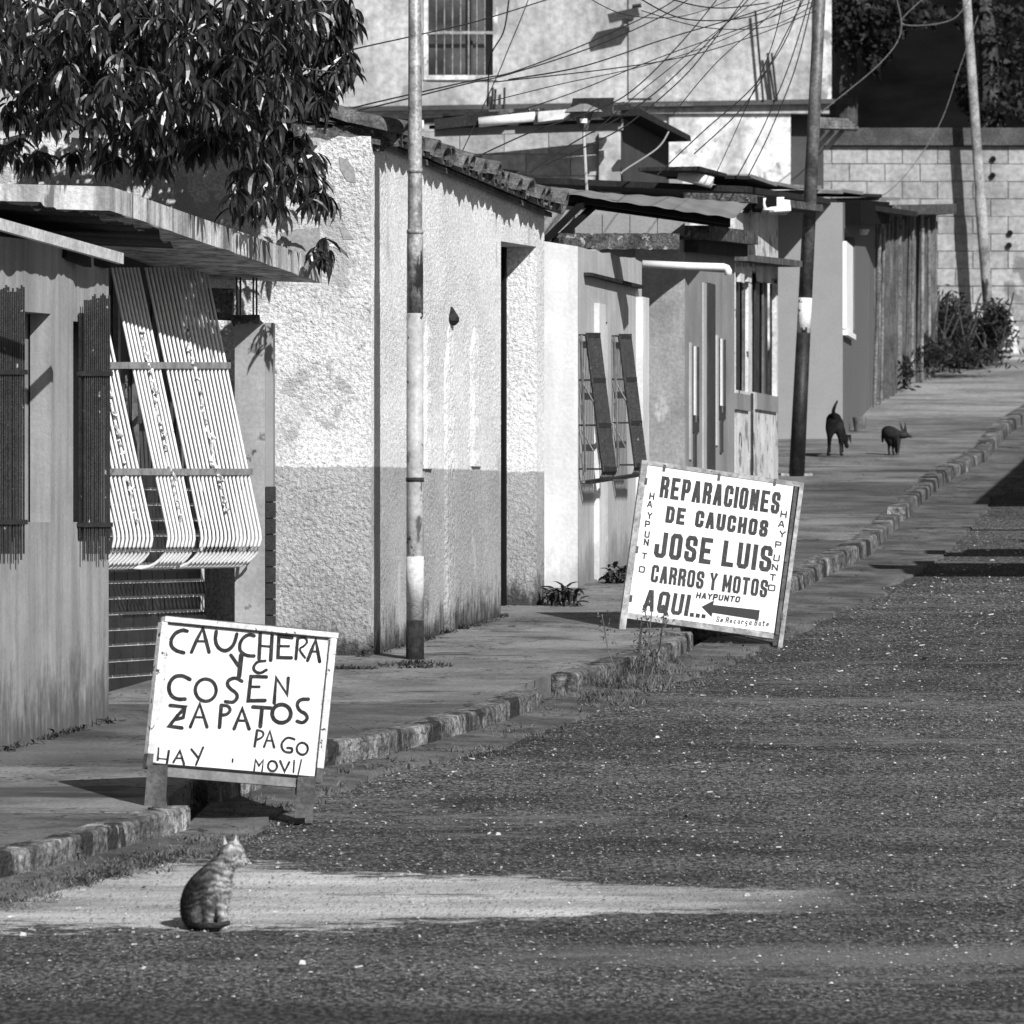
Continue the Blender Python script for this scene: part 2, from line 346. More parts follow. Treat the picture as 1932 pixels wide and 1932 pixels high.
def grille(F, x0, x1, ytop, ybot, v, parent, n, yrails, spike=26, mat=m_irond, vb=None, r=.006, bend=0):
    """vertical bars seen from x0 to x1 standing v in front of plane F"""
    g = bpy.data.objects.new('window_grille', None); col.objects.link(g); g.parent = parent
    u0, u1 = F.u(x0, v), F.u(x1, v); g.location = F.p(u0, v, F.z(u0, ytop, v))-parent.location
    for i in range(n):
        u = u0+(u1-u0)*i/(n-1); zt, zb = F.z(u, ytop, v)+rnd.uniform(-.02, .02), F.z(u, ybot, v)-rnd.choice([0, 0, .03])
        mbb = MB(); mbb.tube([F.p(u, v, zt), F.p(u+rnd.uniform(-.01, .01), v, zb)], r, 6); mbb.build('bar', mat, g)
    for yr in yrails:
        mbb = MB(); mbb.fbox(F, u0-.03, u1+.03, v-.012, v+.012, F.z(u0, yr, v)-.012, F.z(u0, yr, v)+.012, F.z(u1, yr, v)-.012, F.z(u1, yr, v)+.012)
        mbb.fbox(F, u0-.03, u0, 0, v-.012, F.z(u0, yr, v)-.01, F.z(u0, yr, v)+.01); mbb.build('rail', mat, g)
    return g
grille(FA, 160, 206, 560, 1045, .035, hA, 13, (705, 990))
grille(FA, -60, 45, 545, 1045, .045, hA, 26, (702, 985))
# dark panels behind the lattice of the grilles
for (xa, xb) in ((163, 203), (-60, 42)):
    mb = MB(); u0, u1 = FA.u(xa, .05), FA.u(xb, .05)
    mb.fbox(FA, u0, u1, .008, .018, FA.z(u0, 1015, .05), FA.z(u0, 590, .05)); mb.build('shutter', m_irond, hA)
# roof sheets of house A: corrugated, seen from below
def sheet(p00, p10, p01, p11, n=30, amp=.012, waves=8, th=.003):
    """corrugated sheet, corrugations run 0->1 in second index"""
    mb = MB()
    for lay in (0, 1):
        for i in range(n+1):
            s_ = i/n; a = p00.lerp(p10, s_); c = p01.lerp(p11, s_); dz = amp*math.sin(s_*waves*2*math.pi)-(th if lay else 0)
            for k in range(4): q = a.lerp(c, k/3); mb.v.append(q+Vector((0, 0, dz)))
    o = (n+1)*4
    for i in range(n):
        for k in range(3):
            a = i*4+k; mb.f.append((a, a+4, a+5, a+1)); mb.f.append((o+a, o+a+1, o+a+5, o+a+4))
        for k in (0, 3): a = i*4+k; mb.f.append((a, a+4, o+a+4, o+a))
    for i in (0, n):
        for k in range(3): a = i*4+k; mb.f.append((a, a+1, o+a+1, o+a))
    return mb
sheets = [((-120, 395, 38.6), (-60, 378, 39.4)), ]
edge = [(-80, 368, 38.0), (60, 385, 38.9), (150, 396, 39.7), (215, 412, 40.3), (285, 432, 41.0), (345, 461, 41.7)]
for (a, c) in zip(edge, edge[1:]):
    p0, p1 = P(*a), P(*c)
    l0, l1 = p0+Vector((-2.6, 0, .10)), p1+Vector((-2.6, 0, .10))
    sheet(l0, l1+Vector((0, .06, 0)), p0+Vector((rnd.uniform(-.03, .03), 0, 0)), p1+Vector((rnd.uniform(-.05, .05), .06, -.01)), waves=6, amp=.004).jitter(.03, 3, 6).build('roof_sheet', m_rust, hA)
mb = MB(); mb.bar(P(-60, 407, 37.4), P(228, 488, 39.6), .03, .055); mb.build('roof_purlin', M('purlin_steel', .5, var=.2, vs=5, bump=.2, rough=.5, spots=(.1, .68, 12)), hA)
mb = MB(); mb.bar(P(-60, 480, 40.2), P(165, 500, 41.1), .08, .07); mb.bar(P(-60, 455, 40), P(200, 497, 41.2), .05, .05); mb.build('roof_beam', m_rust, hA)
mb = MB(); mb.bar(P(120, 478, 40.5), P(165, 494, 40.7), .05, .05); mb.jitter(.012).build('rust_lump', m_rust, hA)
# ------------------------------------------------------------------ house B: porch with white belly bars and dark bricks
FB = Fr(207, 43.2, .23)
hB = thing('porch_house', 'low house with concrete canopy slab, white bulging bars and dark brick porch wall', 'house', FB.p(0, 0, gz(43)+PV))
# concrete canopy slab
T = .125
A0, B0 = P(207, 352, 41.3), P(607, 492, 45.25)
Cc = Vector((B0.x-2.6, 45.3, B0.z+.10)); Dd = Vector((A0.x-2.2, 41.3, A0.z+.06))
mb = MB(); n = 26
top = []
for i in range(n+1): top.append(A0.lerp(B0, i/n)+Vector((0, 0, .012*noise.noise(Vector((i*.8, 0, 0))))))
ring_t = top+[Cc, Dd]; ring_b = [q-Vector((0, 0, T+.010*noise.noise(Vector((i*.9, 5, 0))))) for i, q in enumerate(ring_t)]
k = len(ring_t); mb.add(ring_t+ring_b, [tuple(range(k))[::-1], tuple(range(k, 2*k))]+[(i, (i+1) % k, k+(i+1) % k, k+i) for i in range(k)])
mb.build('canopy_slab', m_slab, hB)
# brick dwarf wall
ub1 = FB.u(386); zb0 = gz(43)+.05
zbt = FB.z(0, 885)
mb = MB(); mb.fbox(FB, -1.2, ub1, -.14, -.0015, 0, zbt); mb.build('mortar_bed', m_mortw, hB)
bh = .0855; bme = MB(); bme.box((0, -.012, 0), (.243, 0, bh-.017)); brick_me = bme.mesh('brick'); brick_me.materials.append(m_brick)
Rf = Matrix(((FB.d.x, FB.n.x*-1, 0), (FB.d.y, FB.n.y*-1, 0), (0, 0, 1))).to_4x4()
row = 0; z = gz(43.2)+PV+.0
while z < zbt-bh*.6:
    u = -1.1-(.128 if row % 2 else 0)
    while u < ub1-.2:
        inst('brick', brick_me, Matrix.Translation(FB.p(u, .0, z)-hB.location) @ Rf, hB); u += .257
    row += 1; z += bh
# inner dark wall / window behind bars
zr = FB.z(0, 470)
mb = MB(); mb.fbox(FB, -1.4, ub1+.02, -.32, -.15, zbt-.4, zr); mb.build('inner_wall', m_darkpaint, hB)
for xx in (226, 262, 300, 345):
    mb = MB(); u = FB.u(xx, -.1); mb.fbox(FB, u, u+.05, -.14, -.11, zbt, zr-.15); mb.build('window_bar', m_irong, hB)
mb = MB()
for k_ in range(7):   # scrolls
    c_ = FB.p(FB.u(238, -.1)+.0, -.1, FB.z(0, 715+k_*26)); mb.tube([c_+Vector((.0, math.cos(t)*.05, math.sin(t)*.035+.0)) for t in [j*.5 for j in range(13)]], .006, 5)
mb.build('scrollwork', m_irong, hB)
# recessed doorway between bricks and pier
up0, up1 = FB.u(443), FB.u(500)
mb = MB(); mb.fbox(FB, ub1, up0+.3, -.62, -.55, 0, zr); mb.build('door', m_door, hB)
mb = MB(); mb.fbox(FB, ub1-.02, ub1+.0, -.55, -.15, 0, zr); mb.build('door_reveal', m_darkpaint, hB)
# pier, facing the camera
FP1 = Fr(443, 45.05)
zp = FP1.z(0, 604)
mb = wall(FP1, 0, FP1.u(500), 0, zp, th=.5, nu=5, jag=.025, seed=3); mb.build('pier', M('pier_render', .29, var=.15, vs=3, fine=.1, streak=.1, bump=.3, bs=50, spots=(.08, .68, 5), spots2=(.12, .64, 6)), hB)
mb = MB(); mb.box(tuple(P(500.5, 2000, 45.08)), tuple(P(519, 612, 45.45))); mb.build('pier_return', m_grey, hB)
for k_ in range(10):
    ya = 918+k_*30.5; mb = MB(); a = P(501.5, ya+28, 45.05); c = P(520.5, ya, 45.078); mb.box(tuple(a), tuple(c)); mb.build('wall_tile', m_brick, hB)
mb = MB(); mb.box(tuple(P(392, 600, 45.0)), tuple(P(440, 548, 45.2))); mb.jitter(.02); mb.build('broken_lintel', m_moss, hB)
mb = MB(); mb.box(tuple(P(436, 612, 45.0)), tuple(P(492, 596, 45.2))); mb.jitter(.02); mb.build('pier_cap', m_moss, hB)
for xx in (446, 454, 478, 484):
    mb = MB(); mb.tube([P(xx, 500, 45.1), P(xx+rnd.uniform(-2, 2), 606, 45.1)], .006, 6); mb.build('rebar', m_irond, hB)
# belly bars
gb = bpy.data.objects.new('bulging_grille', None); col.objects.link(gb); gb.parent = hB; gb['label'] = 'white iron bars bulging outward at the bottom'
def belly(u, top_y=508, j=0):
    zt = FB.z(u, 505)+0; zt = EYE+(CY-505)/FP*(FB.O.y+u*FB.d.y)
    zlow = EYE-(1040-CY)/FP*(FB.O.y+u*FB.d.y)
    H = zt-zlow; pts = []
    for s_ in (0, .25, .5, .75, .93): pts.append(FB.p(u, .04+.34*s_, zt-H*s_))
    a0 = math.atan(.34/H); v0 = .04+.34*.93; z0 = zt-H*.93; rr = .165; vc = v0-rr*math.cos(a0); zc = z0-rr*math.sin(a0)
    for t in range(1, 9):
        a = -a0*-1 - t/8*R(112); pts.append(FB.p(u, vc+rr*math.cos(a), zc+rr*math.sin(a)))
    a = a0-R(112); pts.append(FB.p(u, vc+rr*math.cos(a)-.10, zc+rr*math.sin(a)+.012))
    return pts
us_b = []
def grp(xa, xb, n):
    ua, ub_ = FB.u(xa, .04), FB.u(xb, .04)
    for i in range(n): us_b.append(ua+(ub_-ua)*i/(n-1))
grp(20, 88, 10); grp(106, 178, 10); grp(211, 260, 8); grp(275, 388, 16)
for u in us_b:
    mb = MB(); mb.tube(belly(u), .0095, 6); mb.build('bar', m_ironw, gb, smooth=True)
for s_ in (.345, .72):
    mb = MB(); pa = []
    for u in (us_b[0]-.05, us_b[-1]+.04):
        bb_ = belly(u); zt = bb_[0].z; H = zt-(EYE-(1040-CY)/FP*(FB.O.y+u*FB.d.y)); pa.append(FB.p(u, .04+.34*s_+.016, zt-H*s_))
    mb.bar(pa[0], pa[1], .008, .036); mb.build('cross_rail', M('worn_white_rail', .24, var=.25, vs=9, bump=.2, spots=(.1, .62, 14)), gb)
mb = MB(); mb.bar(belly(us_b[0])[-1], belly(us_b[-1])[-1], .012, .03); mb.build('bottom_rail', m_irong, gb)
for (xa, sd_) in ((235, 1), (322, 2), (150, 3)):      # rusty vines of metal ornament welded on the bars
    mb = MB(); u = FB.u(xa, .04)
    for s_ in [i/40 for i in range(9, 36)]:
        q = FB.p(u+rnd.uniform(-.03, .03), .04+.34*s_+.016, (belly(u)[0].z)-s_*(1.54)); mb.tube([q, q+Vector((rnd.uniform(-.01, .03), rnd.uniform(-.04, .04), rnd.uniform(-.05, .03)))], .009, 5)
    mb.build('rusted_ornament', M('flaking_ornament', .55, var=.6, vs=14, fine=.4, bump=.5, spots=(.12, .60, 16)), gb, kind='stuff')
# mesh screen hanging before the bricks
mb = MB(); uu0, uu1 = -1.0, ub1
mb.bar(FB.p(uu1, .02, FB.z(uu1, 1082)), FB.p(uu1, .02, FB.z(uu1, 1165)), .015, .015); mb.build('screen_frame', m_irong, hB)
# ------------------------------------------------------------------ rough white house
FRs = Fr(700, 45.8)                 # side wall, faces the camera
FRf = Fr(700, 45.8, .231)           # street front
hR = thing('stucco_house', 'rough white stucco house with dark grey dado, clay tile eave and narrow doorway', 'house', FRf.p(0, 0, gz(45.8)+PV))
zn = FRf.z(0, 262); uF = FRf.u(1027); zf = FRf.z(uF, 400)
us0 = FRs.u(-120)
wall(FRs, us0, 0, 0, zn+.02, z1b=zn, th=.25, nu=40, jag=.018, seed=5).build('side_wall', m_roughF, hR)
ud0, ud1 = FRf.u(945), FRf.u(1012); zd = FRf.z(ud0, 455)
wall(FRf, .002, uF, 0, zn, [(ud0, ud1, .3, zd)], z1b=zf, th=.24).build('front_wall', m_rough, hR)
mb = MB(); mb.fbox(FRf, ud0-.1, ud1+.1, -.30, -.245, 0, zd+.1); mb.build('door', M('grey_door', .10, var=.15, vs=8, bump=.2, rough=.6), hR)
mb = MB(); mb.fbox(FRf, ud1-.06, ud1-.004, -.235, -.19, .9, zd-.004); mb.build('door_frame', m_black, hR)
# raised plaster strips
def ridge(xc, ya, yb, wdt, h, seed):
    mb = MB(); n = 50; u = FRf.u(xc); z1_, z0_ = FRf.z(u, ya), FRf.z(u, yb)
    for i in range(n+1):
        t = i/n; z = z1_+(z0_-z1_)*t; ww = wdt*min(1, .15+t*5); hh = h*min(1, t*8)
        for s_, k in ((-1, 0), (-.6, 1), (0, 1.1), (.6, 1), (1, 0)):
            mb.v.append(FRf.p(u+s_*ww, -.004+k*hh*(1+.5*noise.noise(Vector((s_*3+seed, z*14, 0)))), z))
    for i in range(n):
        for k in range(4): a = i*5+k; mb.f.append((a, a+5, a+6, a+1))
    return mb
ridge(848, 592, 1190, .15, .016, 1).build('plaster_ridge', M('patched_stucco', .80, var=.08, fine=.15, fs=35, bump=1, bs=30, bd=.03, dado=(1.99, .42), stain=(.3, .3)), hR)
ridge(806, 600, 885, .12, .022, 2).build('plaster_ridge', m_rough, hR)
ridge(897, 612, 880, .16, .022, 3).build('plaster_ridge', m_rough, hR)
mb = MB(); u = FRf.u(850); mb.tube([FRf.p(u, .005, FRf.z(u, y_)) for y_ in (611, 606, 598, 590, 578)], [.03, .05, .045, .03, .004], 9); mb.jitter(.015, 2, 18); mb.build('tar_blob', m_rust, hR)
# tiles
def tile_mesh():
    mb = MB(); n = 8; L = .36
    for (y, r) in ((0, .082), (L, .070)):
        for rr in (r, r-.014):
            for i in range(n+1): a = math.pi*i/n; mb.v.append(Vector((math.cos(a)*rr, -y, math.sin(a)*rr)))
    m_ = n+1
    for i in range(n):
        mb.f += [(i, i+1, 2*m_+i+1, 2*m_+i), (m_+i, 3*m_+i, 3*m_+i+1, m_+i+1), (i, m_+i, m_+i+1, i+1), (2*m_+i, 2*m_+i+1, 3*m_+i+1, 3*m_+i)]
    mb.f += [(0, 2*m_, 3*m_, m_), (n, m_+n, 3*m_+n, 2*m_+n)]
    me = mb.mesh('roof_tile'); me.materials.append(m_tile); return me
tme = tile_mesh(); Rt = Matrix(((FRf.d.x, FRf.n.x, 0), (FRf.d.y, FRf.n.y, 0), (0, 0, 1))).to_4x4()
ntile = int((uF+.15)/.168)
for i in range(ntile):
    u = .04+i*.168; zt = zn+(zf-zn)*u/uF
    for rw in range(3):
        if rnd.random() < (.10, .05, 0)[rw]: continue
        a = Matrix.Translation(FRf.p(u+rnd.uniform(-.012, .012), .17-rw*.28+rnd.uniform(-.05, .03), zt+.012+rw*.075+rnd.uniform(-.018, .016))-hR.location) @ Rt @ Matrix.Rotation(R(-15+rnd.uniform(-3, 3)), 4, 'X') @ Matrix.Rotation(R(rnd.uniform(-9, 9)), 4, 'Z')
        inst('roof_tile', tme, a, hR)
        if rw == 0:
            inst('roof_tile', tme, Matrix.Translation(FRf.p(u+.084, .14, zt+.055)-hR.location) @ Rt @ Matrix.Rotation(R(-15), 4, 'X') @ Matrix.Rotation(math.pi, 4, 'Y'), hR)
mb = MB(); mb.hexa([FRf.p(0, -2.5, zn+.45), FRf.p(uF, -2.5, zf+.45), FRf.p(uF, .05, zf-.035), FRf.p(0, .05, zn-.035),
                    FRf.p(0, -2.5, zn+.48), FRf.p(uF, -2.5, zf+.48), FRf.p(uF, .05, zf-.005), FRf.p(0, .05, zn-.005)]); mb.build('roof_deck', m_tile, hR)
# plants and rubble along the crest of the side wall
mb = MB()
for k_ in range(60):
    x_ = rnd.uniform(430, 735); q = P(x_, rnd.uniform(256, 268), 45.9); s_ = rnd.uniform(.02, .06)
    mb.hexa([q+Vector((c[0]*s_*1.6, c[1]*s_, c[2]*s_)) for c in ((-1, -1, -1), (1, -1, -1), (1, 1, -1), (-1, 1, -1), (-.6, -.6, 1), (.6, -.6, 1), (.6, .6, 1), (-.6, .6, 1))])
mb.jitter(.02, sc=20).build('broken_crest', m_moss, hR)
for (pts, dd) in (([(1280-640, 296), (655, 300), (668, 318), (672, 345), (655, 342), (642, 320)], .004), ([(560, 432), (602, 430), (606, 470), (592, 486), (540, 478), (528, 440)], .004), ([(640, 428), (655, 432), (668, 452), (648, 452)], .004)):
    mb = MB(); q = [P(x, y, 45.8-dd) for x, y in pts]; q2 = [P(x, y, 45.79+.01) for x, y in pts]; k = len(q)
    mb.add(q+q2, [tuple(range(k))]+[(i, (i+1) % k, k+(i+1) % k, k+i) for i in range(k)]); mb.build('bare_patch', m_plaster, hR)
# ------------------------------------------------------------------ house C white
FCs = Fr(1030, 51.7); FCf = Fr(1090, 51.7, .15)
hC = thing('white_house', 'narrow white plastered house with two leaning dark window grilles beside the doorway', 'house', FCf.p(0, 0, gz(51.7)+PV))
zc0 = FCf.z(0, 465); uC = FCf.u(1211); zc1 = FCf.z(uC, 492)
wall(FCs, -.05, FCs.u(1090), 0, zc0+.04, z1b=zc0, th=.2).build('side_wall', m_white, hC)
dz0, dz1 = FCf.u(1124), FCf.u(1147)
wall(FCf, .002, uC, 0, zc0, [(dz0, dz1, .5, FCf.z(dz0, 604))], z1b=zc1, th=.16, nu=8, jag=.01, seed=9).build('front_wall', m_palegrey, hC)
mb = MB(); mb.fbox(FCf, dz0-.1, dz1+.2, -.2, -.165, 0, FCf.z(dz0, 560)); mb.build('door', m_palegrey, hC)
mb = MB(); a, c = FCf.u(1101), FCf.u(1203); mb.fbox(FCf, a, c, .0, .05, FCf.z(a, 520), FCf.z(a, 514), FCf.z(c, 545), FCf.z(c, 539)); mb.build('ledge', m_rust, hC)  # near-black ledge, carrying the lintel's shadow line in its colour
mb = MB(); a = FCf.u(1200); mb.fbox(FCf, a, uC+.004, .0, .05, 0, FCf.z(a, 560)); mb.build('pilaster', m_white, hC)
mb = MB(); a, c = FCf.u(1121), FCf.u(1133); mb.fbox(FCf, a, c, .0, .035, 0.5, FCf.z(a, 572)); mb.build('door_jamb', m_white, hC)
def lean_grille(F, xa, xb, y0, y1, parent, n, vt=.05, vb=.16, w_in=.0, mat=m_irond):
    g = bpy.data.objects.new('window_grille', None); col.objects.link(g); g.parent = parent
    ua, ub_ = F.u(xa, vt), F.u(xb, vt); g.location = F.p(ua, vt, F.z(ua, y0, vt))-parent.location
    for i in range(n):
        u = ua+(ub_-ua)*i/(n-1); zt, zb = F.z(u, y0, vt), F.z(u, y1, vb); mb = MB()
        mb.tube([F.p(u, vt, zt), F.p(u, vb, zb), F.p(u, vb-.02, zb-.05), F.p(u, .01, zb-.07)], .011, 6); mb.build('bar', mat, g)
    for s_ in (0, .33, .66, .98):
        mb = MB(); pa = [F.p(u, vt+(vb-vt)*s_+.004, F.z(u, y0, vt)+(F.z(u, y1, vb)-F.z(u, y0, vt))*s_) for u in (ua, ub_)]
        mb.bar(pa[0], pa[1], .014, .03); q0 = F.p(ua, .0, pa[0].z); mb.bar(q0, pa[0], .012, .012); mb.build('rail', mat, g)
    mb = MB(); u = ua-.02
    mb.tube([F.p(u, .02, F.z(u, y0)), F.p(u, vb*.3, F.z(u, y1))], .008, 5)
    for s_ in range(5):
        zz = F.z(u, y0)+(F.z(u, y1)-F.z(u, y0))*(.15+.18*s_); mb.tube([F.p(u, .02, zz), F.p(u, .02+.06*(s_ % 2+.3), zz-.14)], .006, 5)
    mb.build('side_scroll', m_irong, g)
lean_grille(FCf, 1106, 1130, 632, 890, hC, 9)
lean_grille(FCf, 1168, 1189, 634, 882, hC, 9)
# the metal canopy over house C
can = thing('sheet_canopy', 'long galvanised sheet canopy on black brackets over the white house', 'canopy', P(1100, 400, 51))
cpts = [(968, 350, 53.0), (1120, 374, 54.2), (1260, 394, 55.4), (1375, 411, 56.6)]
for a, c in zip(cpts, cpts[1:]):
    p0, p1 = P(*a), P(*c); f = {968: (975, 347), 1120: (1140, 364), 1260: (1290, 374), 1375: (1402, 383)}
    q0, q1 = P(*f[a[0]], a[2]+1.9), P(*f[c[0]], c[2]+1.9)
    sheet(p0, p1+Vector((.04, 0, 0)), q0, q1+Vector((.04, 0, 0)), waves=3, amp=.004).build('roof_sheet', m_zinc, can)
mb = MB(); mb.bar(P(985, 360, 53.2), P(1372, 417, 56.7), .05, .05); mb.bar(P(1000, 368, 53.9), P(1372, 420, 57.3), .05, .07); mb.build('edge_beam', m_black, can)
for (a, c) in (((1030, 452, 52.4), (1100, 382, 54.2)), ((1040, 462, 53), (1122, 388, 54.8))):
    mb = MB(); mb.bar(P(*a), P(*c), .035, .035); mb.build('bracket', m_black, can)
# ------------------------------------------------------------------ infill between C and D
hI = thing('low_block_parapet', 'mossy beam and grey block infill wall below the sheet canopy', 'wall', P(1160, 470, 56.5))
mb = MB(); n = 30
for i in range(n+1):
    x_ = 1040+242*i/n; h1 = 440+3*noise.noise(Vector((i*.7, 0, 0))); h2 = 470+7*noise.noise(Vector((i*.5, 4, 0)))
    for (yy, Y_) in ((h1, 53.2), (h2, 53.2), (h2, 53.5), (h1, 53.5)): mb.v.append(P(x_, yy, Y_))
for i in range(n):
    for k in range(4): a = i*4+k; c_ = i*4+(k+1) % 4; mb.f.append((a, c_, c_+4, a+4))
mb.f += [(3, 2, 1, 0), (n*4, n*4+1, n*4+2, n*4+3)]
mb.build('mossy_beam', m_moss, hI)
for k_ in range(4):
    xa = 1085+k_*52; mb = MB(); mb.box(tuple(P(xa, 445, 57.8)), tuple(P(xa+50, 406+rnd.uniform(-1, 3), 58.0))); mb.build('block', m_midgrey, hI)
mb = MB(); mb.box(tuple(P(1010, 520, 58.0)), tuple(P(1300, 398, 58.2))); mb.build('backing', m_mortar, hI)
# ------------------------------------------------------------------ house D
FDs = Fr(1200, 57.0); FDf = Fr(1292, 57.0, .13)
hD = thing('slotted_house', 'grey house behind the painted sign with dark door strip and two fork shaped slots', 'house', FDf.p(0, 0, gz(57)+PV))
zd0 = FDf.z(0, 452); uD = FDf.u(1386); zd1 = FDf.z(uD, 462)
wall(FDs, 0, FDs.u(1292), 0, zd0, th=.2).build('side_wall', M('stained_grey_wall', .24, var=.35, vs=1.8, fine=.15, streak=.08, bump=.5, bs=30, spots2=(.45, .60, 2, (1, 1, .5))), hD)
wall(FDf, .002, uD, 0, zd0, z1b=zd1, th=.2).build('front_wall', m_midgrey, hD)
mb = MB(); a, c = FDf.u(1331), FDf.u(1345); mb.fbox(FDf, a, c, .0, .02, 0, FDf.z(a, 533)); mb.build('door', m_door, hD)
mb = MB(); a, c = FDf.u(1325), FDf.u(1331); mb.fbox(FDf, a, c-.01, .0, .010, 0, FDf.z(a, 533)); mb.build('door_jamb', m_palegrey, hD)
mb = MB(); mb.fbox(FDf, -.02, uD, .0, .18, zd0-.0, zd0+.10, zd1, zd1+.10); mb.build('cornice', m_moss, hD)
mb = MB(); mb.fbox(FDf, -.02, uD, .0, .10, zd0-.09, zd0-.001, zd1-.09, zd1-.001); mb.build('cornice_moulding', m_rust, hD)
for (xx, ya, yb) in ((1306, 652, 865), (1356, 638, 840)):
    g = bpy.data.objects.new('window_grille', None); col.objects.link(g); g.parent = hD; u0 = FDf.u(xx, .01)
    g.location = FDf.p(u0, .05, FDf.z(u0, ya))-hD.location; u1 = FDf.u(xx+13, .01); zA_, zB_ = FDf.z(u0, ya), FDf.z(u0, yb-50)
    for s_ in (0, .42, .84):
        mb = MB(); mb.fbox(FDf, u0+(u1-u0)*s_, u0+(u1-u0)*(s_+.16), .0, .012, zA_-.55, zA_-.0); mb.build('prong', m_door if s_ != .42 else m_white, g)
    mb = MB(); mb.fbox(FDf, u0, u1, .0, .012, zB_, zA_-.5); mb.build('grille_plate', m_door, g)
    mb = MB(); mb.fbox(FDf, u0+(u1-u0)*.3, u0+(u1-u0)*.62, .0, .014, zB_-.25, zB_); mb.build('grille_foot', m_door, g)
    mb = MB(); mb.fbox(FDf, u0-(u1-u0)*.25, u0-.01, .0, .012, zB_-.2, zA_+.02); mb.build('jamb_strip', m_palegrey, g)
mb = MB(); mb.tube([P(1212, 498, 55.6), P(1300, 502, 55.6), P(1366, 504, 55.6), P(1371, 506, 55.6), P(1374, 511, 55.6), P(1374, 519, 55.6)], .027, 12)
tag(mb.build('drain_pipe', m_pvc, smooth=True), 'white plastic drain pipe with elbow sticking out near canopy', 'pipe')
# ------------------------------------------------------------------ house E, whitewashed ruin
FE = Fr(1387, 61.0, .12)
hE = thing('ruined_house', 'patchy whitewashed house with tall dark boarded window and plank lintel', 'house', FE.p(0, 0, gz(61)+PV))
ze0 = FE.z(0, 400); uE = FE.u(1468); ze1 = FE.z(uE, 395)
m_ruin = M('patchy_whitewash', .62, var=.2, vs=2, fine=.15, streak=.06, bump=.6, bs=30, spots=(.07, .62, 5), spots2=(.25, .56, 3))
hw = (FE.u(1388.5), FE.u(1412), FE.z(0, 735), FE.z(0, 512)); hw2 = (FE.u(1419), FE.u(1465.5), FE.z(FE.u(1424), 740), FE.z(FE.u(1424), 512))
wall(FE, .002, uE, 0, ze0, [hw, hw2], z1b=ze1, th=.05, nu=10, jag=.02, seed=4).build('front_wall', m_ruin, hE)
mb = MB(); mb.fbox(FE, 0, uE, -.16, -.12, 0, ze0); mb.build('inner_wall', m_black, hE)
mb = MB(); a = FE.u(1416); mb.fbox(FE, a, a+.12, .0, .012, 0, FE.z(a, 742)); mb.build('downpipe', m_irond, hE)
for (h, n) in ((hw, 4), (hw2, 6)):
    for i in range(n):
        u = h[0]+(h[1]-h[0])*(i+.5)/n; mb = MB(); ww = (h[1]-h[0])/n*(.16 if i % 2 else .3)
        mb.fbox(FE, u-ww, u+ww, -.05+.015*(i % 2), -.035+.015*(i % 2), h[2], h[3]-rnd.uniform(0, .1)); mb.jitter(.012, i).build('window_slat', m_irond if i % 3 else m_irong, hE)
for i, u in enumerate((FE.u(1390), FE.u(1405), FE.u(1427), FE.u(1442))):
    mb = MB(); mb.fbox(FE, u, u+.3, .0, .03, FE.z(u, 532), FE.z(u, 502)); mb.jitter(.01, i).build('beam_end', m_white, hE)
mb = MB(); mb.bar(P(1385, 486, 60.9), P(1491, 498, 64.8), .2, .05); mb.build('plank_lintel', m_wood, hE)
for (xa, xb) in ((1386, 1411), (1424, 1464)):
    mb = MB(); a, c = FE.u(xa), FE.u(xb); mb.fbox(FE, a, c, .0, .02, FE.z(a, 772), FE.z(a, 741)); mb.build('sill', m_midgrey, hE)
mb = MB(); mb.bar(P(1350, 372, 61), P(1500, 394, 65.5), .5, .06); mb.jitter(.03).build('roof_edge', m_moss, hE)
for i in range(3):
    mb = MB(); q = P(1425+i*14, 392+i*3, 61.5); mb.box(tuple(q), tuple(q+Vector((.16, .8, .09)))); mb.jitter(.02, i).build('stub_wall', m_stainedw if i else m_black, hE)
# ------------------------------------------------------------------ house F smooth grey
FFs = Fr(1466, 72.0); FFf = Fr(1590, 72.0, .083)
hF = thing('smooth_grey_house', 'smooth grey house behind the leaning pole with bright white window edge', 'house', FFf.p(0, 0, gz(72)+PV))
zF0 = FFf.z(0, 382); uG = FFf.u(1649); zF1 = FFf.z(uG, 388)
wall(FFs, 0, FFs.u(1590), 0, zF0, th=.2).build('side_wall', m_grey, hF)
a, c = FFf.u(1593), FFf.u(1613)
wall(FFf, .002, uG, 0, zF0, [(a, c, FFf.z(a, 610), FFf.z(a, 430))], z1b=zF1, th=.14).build('front_wall', M('deep_grey_paint', .14, var=.05, vs=3, fine=.05, bump=.2, bs=50), hF)
mb = MB(); mb.fbox(FFf, a, uG-.1, -.2, -.16, 1, FFf.z(a, 400)); mb.build('inner_wall', m_grey, hF)
mb = MB(); q = .01; mb.fbox(FFf, q, FFf.u(1603), .0, .032, FFf.z(q, 620), FFf.z(q, 455)); mb.build('lit_jamb_strip', flat('bright_white', .88), hF)  # stands for the recess's sunlit far jamb, its light put into the white
mb = MB(); mb.fbox(FFf, q, FFf.u(1606), .0, .045, FFf.z(q, 632), FFf.z(q, 622)); mb.build('sill', MATS['bright_white'], hF)
mb = MB(); a, c = P(1330, 340, 66), P(1652, 390, 79.5); mb.hexa([a+Vector((-1.5, .5, -.0)), a+Vector((.35, 0, -.1)), c+Vector((.42, 0, -.10)), c+Vector((-1.6, .5, 0)), a+Vector((-1.5, .5, .05)), a+Vector((.35, 0, -.05)), c+Vector((.42, 0, -.05)), c+Vector((-1.6, .5, .05))]); mb.build('roof_slab', m_rust, hF)
